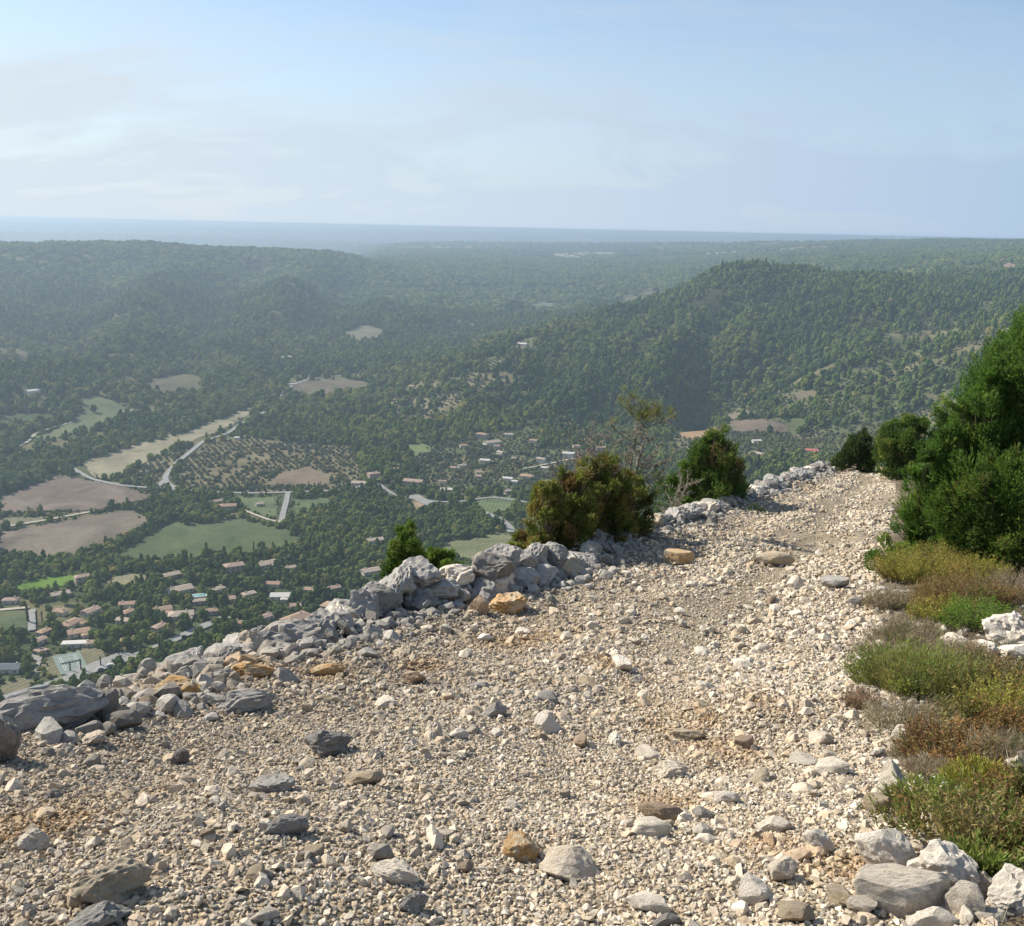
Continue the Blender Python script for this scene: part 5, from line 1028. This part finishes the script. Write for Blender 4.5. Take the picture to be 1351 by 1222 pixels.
    br = [([(0, 0, -0.3), (lean[0]*0.3+0.03, lean[1]*0.3, ht*0.35), (lean[0]*0.6, lean[1]*0.6-0.02, ht*0.65), (lean[0], lean[1], ht*0.88)], [rad_*0.075, rad_*0.055, rad_*0.035, rad_*0.01])]
    for i in rs.choice(nlobe, min(nlobe, 46), replace=False):
        c = C[i]; z0 = max(0.02, c[2]*0.45); s0 = np.array((lean[0]*z0/ht, lean[1]*z0/ht, z0)); mid = (s0+c)/2+rs.normal(size=3)*0.04*rad_+np.array((0, 0, -0.04*ht)); br.append(([s0, mid, c], [rad_*0.028, rad_*0.018, rad_*0.006]))
    link('trunk', tubes_mesh('trunk', br, (0.17, 0.13, 0.10)), r); return r
def jun(px, yf, tpy, wpx, label, cols, **kw):
    """place by the photo column, the distance ahead, the photo row of its top and its width there"""
    d = rays(px, 650.0); x = d[0]/d[1]*yf; zb = float(hN(x, yf, False)); dd = math.hypot(x, yf); q = rays(px, tpy); zt = 1.6+dd*q[2]/math.hypot(q[0], q[1]); sl_ = math.hypot(dd, 1.6-zb)
    return juniper(x, yf, zb-0.05, zt-zb, wpx*sl_/FPX/2, label, cols, **kw)
GRN = [(0.10, 0.17, 0.03), (0.15, 0.22, 0.04), (0.06, 0.11, 0.022), (0.20, 0.24, 0.05), (0.20, 0.15, 0.06)]
OLV = [(0.17, 0.20, 0.04), (0.24, 0.25, 0.05), (0.22, 0.15, 0.05), (0.11, 0.14, 0.03), (0.30, 0.26, 0.07)]
DRK = [(0.06, 0.095, 0.025), (0.09, 0.125, 0.032), (0.045, 0.07, 0.02)]
BRI = [(0.12, 0.20, 0.03), (0.17, 0.24, 0.04), (0.08, 0.14, 0.025), (0.2, 0.22, 0.06)]
J = []
GR2 = [(0.10, 0.19, 0.03), (0.15, 0.25, 0.04), (0.06, 0.12, 0.022), (0.20, 0.28, 0.05)]
J.append(jun(1290, 12.5, 466, 130, 'stepped shoulder of green juniper between the towering one and the path', GR2, nlobe=130, nspr=34000, prof='cone', seed=27, sprig=0.06, wb=0.0055, gap=0.04))
J.append(jun(1362, 12.8, 392, 300, 'big dark green juniper towering over the verge, cut by the frame', GR2, nlobe=300, nspr=95000, prof='cone', seed=3, sprig=0.062, wb=0.0056, gap=0.05))
J.append(jun(1238, 12.3, 560, 96, 'lower lobe of green juniper spilling onto the path edge', GR2, nlobe=90, nspr=24000, prof='cone', seed=5, sprig=0.058, wb=0.0054, gap=0.04))
J.append(jun(1320, 11.8, 590, 130, 'low bright juniper shoots in front of the towering one', BRI, nlobe=70, nspr=18000, prof='round', seed=6, sprig=0.046, wb=0.0045))
J.append(jun(1186, 30.5, 545, 78, 'dull green juniper with a rounded top behind the towering one', GRN[:3]+OLV[:1], nlobe=70, nspr=11000, prof='round', seed=8, sprig=0.09, wb=0.011))
J.append(jun(1128, 35.5, 574, 70, 'small dark juniper at the very end of the path', DRK, nlobe=50, nspr=8000, prof='cone', seed=9, sprig=0.1, wb=0.012))
J.append(jun(936, 21.5, 574, 124, 'bright green juniper behind the wall in the middle', GRN, nlobe=80, nspr=13000, prof='cone', seed=11, sprig=0.085, wb=0.009, gap=0.05))
J.append(jun(905, 21.2, 612, 50, 'pale side shoot left of the bright middle juniper', BRI, nlobe=24, nspr=3000, prof='cone', seed=12, sprig=0.085, wb=0.009, gap=0.1))
J.append(jun(722, 13.6, 636, 78, 'olive green juniper at the near end of the brown thicket', OLV, nlobe=50, nspr=8000, prof='round', seed=13, sprig=0.065, wb=0.007, gap=0.06))
J.append(jun(782, 14.6, 598, 96, 'brown tinged juniper in the middle of the thicket', OLV, nlobe=60, nspr=10000, prof='cone', seed=14, sprig=0.065, wb=0.007, gap=0.08))
J.append(jun(755, 14.0, 622, 84, 'yellowish juniper lobe between the olive and the brown tinged ones', [(0.20, 0.22, 0.045), (0.14, 0.17, 0.035), (0.22, 0.15, 0.05)], nlobe=50, nspr=8000, prof='round', seed=24, sprig=0.065, wb=0.007, gap=0.07))
J.append(jun(806, 15.0, 612, 74, 'loose olive shoots in the brown thicket under the dead tree', OLV, nlobe=36, nspr=5000, prof='cone', seed=25, sprig=0.07, wb=0.007, gap=0.12))
J.append(jun(828, 15.6, 618, 74, 'dark brownish juniper at the foot of the dead tree', OLV[:1]+OLV[2:], nlobe=44, nspr=7000, prof='round', seed=15, sprig=0.065, wb=0.0075, gap=0.08))
J.append(jun(537, 10.6, 694, 74, 'small vivid green pointed juniper behind the wall', BRI, nlobe=60, nspr=11000, prof='cone', seed=16, sprig=0.05, wb=0.0052))
J.append(jun(575, 10.9, 718, 56, 'low rounded green juniper touching the pointed one', BRI, nlobe=36, nspr=6000, prof='round', seed=17, sprig=0.05, wb=0.0052))
J.append(jun(676, 12.4, 704, 26, 'tiny juniper sprig peeping over the high wall', OLV[:2], nlobe=12, nspr=1500, prof='round', seed=18, sprig=0.05, wb=0.006))
# dead tree
def branchy(p, d, ln, r0, depth, out, rs, up=0.15, jit=0.13, kids=1):
    n = 6; pts = [p]; rr = [r0]; q = np.array(p, float); dd = np.array(d, float)
    for i in range(n):
        dd = dd+rs.normal(size=3)*jit+np.array((0.03, 0, up*0.3)); dd /= np.linalg.norm(dd); q = q+dd*ln/n; pts.append(q.copy()); rr.append(r0*(1-(i+1)/(n+0.6)))
        for _k in range(kids if depth > 0 and i >= 1 else 0):
            s_ = rs.normal(size=3); s_ -= dd*s_.dot(dd)*0.5; s_ /= np.linalg.norm(s_); branchy(q, dd*0.5+s_*0.75, ln*(0.16+0.2*rs.rand()), rr[-1]*0.6, depth-1, out, rs, up, jit*1.5, kids)
    out.append((pts, rr))
rs = np.random.RandomState(5); d = rays(826, 650.0); yf = 16.2; x = d[0]/d[1]*yf; zb = float(hN(x, yf, False)); q = rays(848, 518); zt = 1.6+math.hypot(x, yf)*q[2]/math.hypot(q[0], q[1]); ht = zt-zb
dt = tag(empty('dead_tree', (x, yf, zb)), 'bare grey leaning dead tree with a yellowish tuft on its tip', 'dead tree'); br = []
branchy((0, 0, -0.2), (0.13, 0, 1), ht*1.08, 0.05, 2, br, rs, 0.06, 0.05, 3); branchy((0.02, 0, 0.2), (-0.02, 0, 1), ht*0.84, 0.034, 2, br, rs, 0.06, 0.06, 3); branchy((0.05, 0, 0.4), (0.26, 0, 0.95), ht*0.55, 0.026, 2, br, rs, 0.05, 0.08, 2)
for bb in br:
    bb[1][-1] = max(bb[1][-1], 0.0025)
br = [(p, [max(0.0062, v) for v in r_]) for p, r_ in br]
zm = max(q[2] for p, r_ in br for q in p); br = [([np.array(q)*np.array((0.8, 0.8, (ht/zm) if q[2] > 0 else 1)) for q in p], r_) for p, r_ in br]
link('branch', tubes_mesh('branch', br, (0.20, 0.175, 0.14)), dt)
top = np.array(max((p[-1] for p, r_ in br), key=lambda q: q[2])); n = 1500; tips = np.array(sorted((p[-1] for p, r_ in br), key=lambda q: -q[2])[:60]); P = tips[RS.randint(0, len(tips), n)]+RS.normal(size=(n, 3))*0.035; D = RS.normal(size=(n, 3))+np.array((0.2, 0, 0.5)); D /= np.linalg.norm(D, axis=1)[:, None]; V, f1, f2, f3 = tris(P, D, np.full(n, 0.010), 0.05+0.03*RS.rand(n))
link('foliage', mesh_np('foliage', V, np.concatenate([f1, f2, f3]), M_leaf, np.repeat(np.array([(0.22, 0.23, 0.06), (0.15, 0.20, 0.045), (0.22, 0.19, 0.07)])[RS.randint(0, 3, n)], 5, axis=0)), dt)
# bare twiggy bushes
def twigbush(px, yf, tpy, wpx, label, colr, seed, nb=12):
    rs = np.random.RandomState(seed); d = rays(px, 650.0); x = d[0]/d[1]*yf; zb = float(hN(x, yf, False)); q = rays(px, tpy); dd = math.hypot(x, yf); ht = 1.6+dd*q[2]/math.hypot(q[0], q[1])-zb; br = []
    for i in range(nb): a_ = rs.rand()*6.28; k = rs.rand()*wpx*dd/FPX*0.5/ht; branchy((0, 0, -0.1), (math.cos(a_)*k, math.sin(a_)*k, 1), ht*(0.75+0.3*rs.rand()), 0.010, 2, br, rs, 0.05, 0.09, 2)
    br = [(p, [max(0.0035 if yf < 12 else 0.005, v) for v in r_]) for p, r_ in br]; r = tag(empty('bare_bush', (x, yf, zb)), label, 'bush'); link('twig', tubes_mesh('twig', br, colr), r)
twigbush(775, 15.2, 585, 80, 'leafless grey twigs rising from the brown thicket', (0.24, 0.20, 0.16), 31, 5); twigbush(885, 18.0, 628, 110, 'pale arching dry twigs between the dead tree and middle juniper', (0.26, 0.23, 0.18), 32, 3); twigbush(735, 14.3, 612, 60, 'thin reddish bare twigs at the left of the thicket', (0.26, 0.19, 0.14), 33, 4)
# verge shrubs:  style l = leafy cushion, g = grassy, d = dry twiggy
PAL = {'yg': [(0.36, 0.34, 0.06), (0.28, 0.30, 0.055), (0.38, 0.28, 0.08)], 'g': [(0.20, 0.27, 0.05), (0.28, 0.33, 0.07), (0.15, 0.20, 0.045), (0.30, 0.26, 0.09)], 'bg': [(0.15, 0.26, 0.03), (0.20, 0.32, 0.045), (0.12, 0.2, 0.03)], 'or': [(0.34, 0.19, 0.07), (0.30, 0.24, 0.08), (0.24, 0.13, 0.06), (0.20, 0.18, 0.06)],
       'dr': [(0.36, 0.29, 0.19), (0.28, 0.22, 0.14), (0.42, 0.36, 0.25), (0.22, 0.22, 0.10)], 'ol': [(0.18, 0.19, 0.05), (0.25, 0.22, 0.07), (0.12, 0.14, 0.04), (0.30, 0.18, 0.07)], 'tan': [(0.38, 0.30, 0.2), (0.3, 0.24, 0.16)], 'rd': [(0.30, 0.17, 0.11), (0.24, 0.16, 0.09), (0.2, 0.17, 0.1)], 'gb': [(0.20, 0.22, 0.05), (0.28, 0.18, 0.07), (0.14, 0.19, 0.04), (0.33, 0.27, 0.10)]}
SHR = [(1218,768,84,52,'yg','l','yellow green cushion plant at the foot of the junipers'),(1285,770,60,40,'yg','l','second yellow green cushion with reddish tips under the towering juniper'),(1168,800,56,24,'dr','d','grey dry bush at the path edge under the junipers'),(1262,800,100,44,'or','l','rusty orange low plant between the cushions'),
 (1290,828,66,44,'bg','l','vivid green round cushion beside the white boulder'),(1200,842,84,26,'dr','d','wide grey brown dry bush above the long green shrub'),(1335,790,50,44,'tan','d','tan dry bush at the frame edge'),(1212,915,140,66,'g','g','long bright green shrub at the path edge'),(1292,920,84,62,'ol','l','dark olive shrub right of the long green one'),
 (1190,962,96,44,'dr','d','dry brown twigs under the long green shrub'),(1247,1000,92,56,'or','l','orange and yellow heath like bush'),(1322,945,62,56,'yg','l','yellowish shrub at the frame edge'),(1320,1000,80,40,'dr','d','tangled dry stalks right of the orange bush'),(1285,1120,150,90,'gb','l','large brown and green bush over the corner rocks'),
 (1222,1075,66,46,'g','g','green leafy tuft with tiny white flowers'),(1292,1158,44,46,'g','g','short green grass tuft between the corner rocks'),(1340,1060,60,50,'ol','l','grey green shrub behind the large brown bush'),(1137,935,24,30,'rd','d','tiny red tipped plant at the path edge'),(1342,1130,60,50,'gb','l','brown green bush at the frame corner'),(1205,742,44,26,'or','d','dry orange grass tuft under the juniper shade'),(1216,972,24,22,'rd','l','small rusty red plant below the long green shrub'),
 (1255,748,80,30,'yg','l','pale yellow green cushion hidden under the lowest juniper branches'),(1325,752,60,30,'tan','d','straw coloured clump under the towering juniper'),(1240,818,60,34,'yg','l','olive yellow clump between the dry bush and the vivid cushion'),(1255,868,80,30,'tan','d','strawy clump behind the long green shrub'),(1165,865,50,26,'dr','d','grey straw clump at the path edge above the long green shrub'),(1268,955,76,36,'ol','l','olive clump between the long green shrub and the orange bush'),(1225,1022,60,22,'tan','d','straw patch under the orange bush'),(1290,1040,80,34,'yg','g','yellowish grass clump above the large brown bush'),(1345,970,50,40,'or','l','orange clump at the frame edge'),(1200,1000,36,18,'dr','d','thin straw clump left of the orange bush'),(1340,905,50,40,'ol','l','olive clump at the frame edge under the white stones'),(1345,830,40,24,'tan','d','straw clump behind the white boulder'),(1250,1165,30,20,'tan','d','straw tuft between the corner rocks')]
for i, (px, py, wp, hp, pal, st, lab) in enumerate(SHR):
    X = nhit(px, py); dd = math.dist(X, EYE); R = wp*dd/FPX/2; Hh = hp*dd/FPX*0.95; rs = np.random.RandomState(700+i); cc = np.array(PAL[pal]); r = tag(empty('grass_tuft' if st == 'g' else 'shrub', (X[0], X[1], X[2]-0.01)), lab, 'shrub' if st != 'g' else 'tuft', 'low plants on the verge')
    pxm = dd/FPX  # size of a photo pixel there
    ns = int(np.clip(R*R*5200*(1.0 if st == 'l' else 1.1), 140, 2200)); a_ = rs.rand(ns)*6.283; q = np.sqrt(rs.rand(ns))*R; lump = 1+0.35*np.sin(a_*3+i)*(q/R); P = np.stack([q*np.cos(a_)*lump*0.8, q*np.sin(a_)*0.75, np.zeros(ns)], -1); P[:, 2] = hN(X[0]+P[:, 0], X[1]+P[:, 1])-X[2]
    D = np.stack([np.cos(a_)*q/R*0.95, np.sin(a_)*q/R*0.95, np.full(ns, 1.0)], -1)+rs.normal(size=(ns, 3))*0.16; D /= np.linalg.norm(D, axis=1)[:, None]; Ls = Hh*(0.65+0.45*rs.rand(ns))*(1.05-0.4*(q/R)**2)
    V, f1, f2, f3 = tris(P, D, np.full(ns, max(0.0025, pxm*0.5)), Ls); link('stem', mesh_np('stem', V, np.concatenate([f1, f2, f3]), M_leaf, np.repeat(np.array([(0.20, 0.16, 0.11), (0.28, 0.23, 0.17)])[rs.randint(0, 2, ns)], 5, axis=0)), r)
    m_ = {'l': 30, 'g': 22, 'd': 12}[st]; t = (0.25+0.78*rs.rand(ns, m_, 1)) if st != 'd' else 0.3+0.7*rs.rand(ns, m_, 1); B = (P[:, None]+D[:, None]*Ls[:, None, None]*t).reshape(-1, 3)+rs.normal(size=(ns*m_, 3))*R*0.03
    sd = rs.normal(size=(ns*m_, 3))*(0.8 if st != 'g' else 0.35)+np.repeat(D, m_, 0)*(0.7 if st != 'g' else 1.1); sd /= np.linalg.norm(sd, axis=1)[:, None]; ll = {'l': 0.016, 'g': 0.028, 'd': 0.04}[st]*(0.6+0.8*rs.rand(ns*m_)); ww = np.full(ns*m_, max({'l': 0.006, 'g': 0.0045, 'd': 0.002}[st], pxm*(0.8 if st != 'd' else 0.45)))
    patch = np.array([mnoise.noise(Vector(b)*(3.0/R)*0.5+Vector((i, i, 0))) for b in P]); ci = np.clip(((patch+0.45)/0.9*len(cc)).astype(int), 0, len(cc)-1); cj = np.where(rs.rand(ns*m_) < 0.65, np.repeat(ci, m_), rs.randint(0, len(cc), ns*m_))
    V, f1, f2, f3 = tris(B, sd, ww, ll); link('foliage', mesh_np('foliage', V, np.concatenate([f1, f2, f3]), M_leaf, np.repeat(cc[cj]*(0.75+0.5*rs.rand(ns*m_, 1)), 5, axis=0)), r)
    if 'flowers' in lab:
        n = 26; B = (P+D*Ls[:, None])[rs.choice(ns, n)]; fl = [hull(12, 5+k_, 0.6) for k_ in range(2)]; v, f, c_ = stones(B[:, 0], B[:, 1], B[:, 2], np.full(n, 0.014), np.tile((0.75, 0.75, 0.7), (n, 1)), fl); link('flower', mesh_np('flower', v, f, M_gravel, c_), r)
# dry grass and litter on the verge, scrub on the slope outside the wall
n = 60000; y = 1.8+13*RS.rand(n)**1.2; x = redge(y)+0.05+3.2*RS.rand(n)**0.8; k = fbm(x*1.5, y*1.5, 91, 3) > -0.12; x, y = x[k], y[k]; n = len(x); P = np.stack([x, y, hN(x, y)-0.005], -1); D = RS.normal(size=(n, 3))*np.array((1, 1, 0.35))+np.array((0, 0, 0.55)); D /= np.linalg.norm(D, axis=1)[:, None]
V, f1, f2, f3 = tris(P, D, 0.0018+0.0004*y, 0.04+0.10*RS.rand(n)**2); tag(link('dry_grass', mesh_np('dry_grass', V, np.concatenate([f1, f2, f3]), M_leaf, np.repeat(np.array([(0.34, 0.29, 0.2), (0.25, 0.21, 0.15), (0.40, 0.36, 0.27), (0.18, 0.18, 0.08)])[RS.randint(0, 4, n)], 5, axis=0))), 'dry straw and litter between the verge plants', None, None, 'stuff')
n = 100000; y = 1+39*RS.rand(n); x = ledge(y)-1.3-7*RS.rand(n)**1.5; k = fbm(x*0.9, y*0.9, 95, 3) > 0.0; x, y = x[k], y[k]; n = len(x); P = np.stack([x, y, hN(x, y)-0.01], -1); D = RS.normal(size=(n, 3))*0.5+np.array((0, 0, 0.8)); D /= np.linalg.norm(D, axis=1)[:, None]
V, f1, f2, f3 = tris(P, D, 0.006+0.0005*y, 0.06+0.16*RS.rand(n)); tag(link('slope_grass', mesh_np('slope_grass', V, np.concatenate([f1, f2, f3]), M_leaf, np.repeat(np.array([(0.14, 0.15, 0.06), (0.20, 0.18, 0.09), (0.08, 0.11, 0.04)])[RS.randint(0, 3, n)], 5, axis=0))), 'rough grass on the slope outside the wall', None, None, 'stuff')
# scrub on the slopes below the ridge and inland of the verge
n = 9000; y = -6+52*RS.rand(n); dl = 1.6+260*RS.rand(n)**2.2; x = ledge(y)-0.5-dl; s_ = np.minimum(0.25+0.22*dl*(0.4+0.6*RS.rand(n)), 5.5)
n2 = 5000; y2 = 47+260*RS.rand(n2)**1.4; x2 = -160+360*RS.rand(n2); s2 = np.minimum(0.14*(y2-43), 5)*(0.5+0.5*RS.rand(n2))
n3 = 700; y3 = 1+40*RS.rand(n3); x3 = redge(y3)+3.6+14*RS.rand(n3); s3 = 0.25+0.6*RS.rand(n3)**2
x = np.concatenate([x, x2, x3]); y = np.concatenate([y, y2, y3]); s_ = np.concatenate([s_, s2, s3]); z = hN(x, y); k = (z > -300) & (np.hypot(x, y) < 455); x, y, z, s_ = x[k], y[k], z[k], s_[k]
scatter('slope_undergrowth', x, y, z-0.06*s_, s_, RS.choice(3, len(x)), LIB['orchard'], 'scrub on the steep slope below the ridge')
HAZE_TOP = 4.0
# ------------------------------------------------------------------ haze
m = bpy.data.materials.new('haze_air'); m.use_nodes = True; t = m.node_tree; t.nodes.clear(); o_ = t.nodes.new('ShaderNodeOutputMaterial'); pv = t.nodes.new('ShaderNodeVolumePrincipled')
pv.inputs['Color'].default_value = (0.47, 0.60, 0.75, 1); pv.inputs['Density'].default_value = HAZE_DENSITY; pv.inputs['Anisotropy'].default_value = 0.35; t.links.new(pv.outputs[0], o_.inputs['Volume'])
bm = bmesh.new(); bm_box(bm, -62000, 62000, -2000, 62000, float(HG.min())-60, HAZE_TOP); tag(link('haze', bm_mesh('haze', bm, m)), 'pale blue summer haze over the valley', None, None, 'stuff')
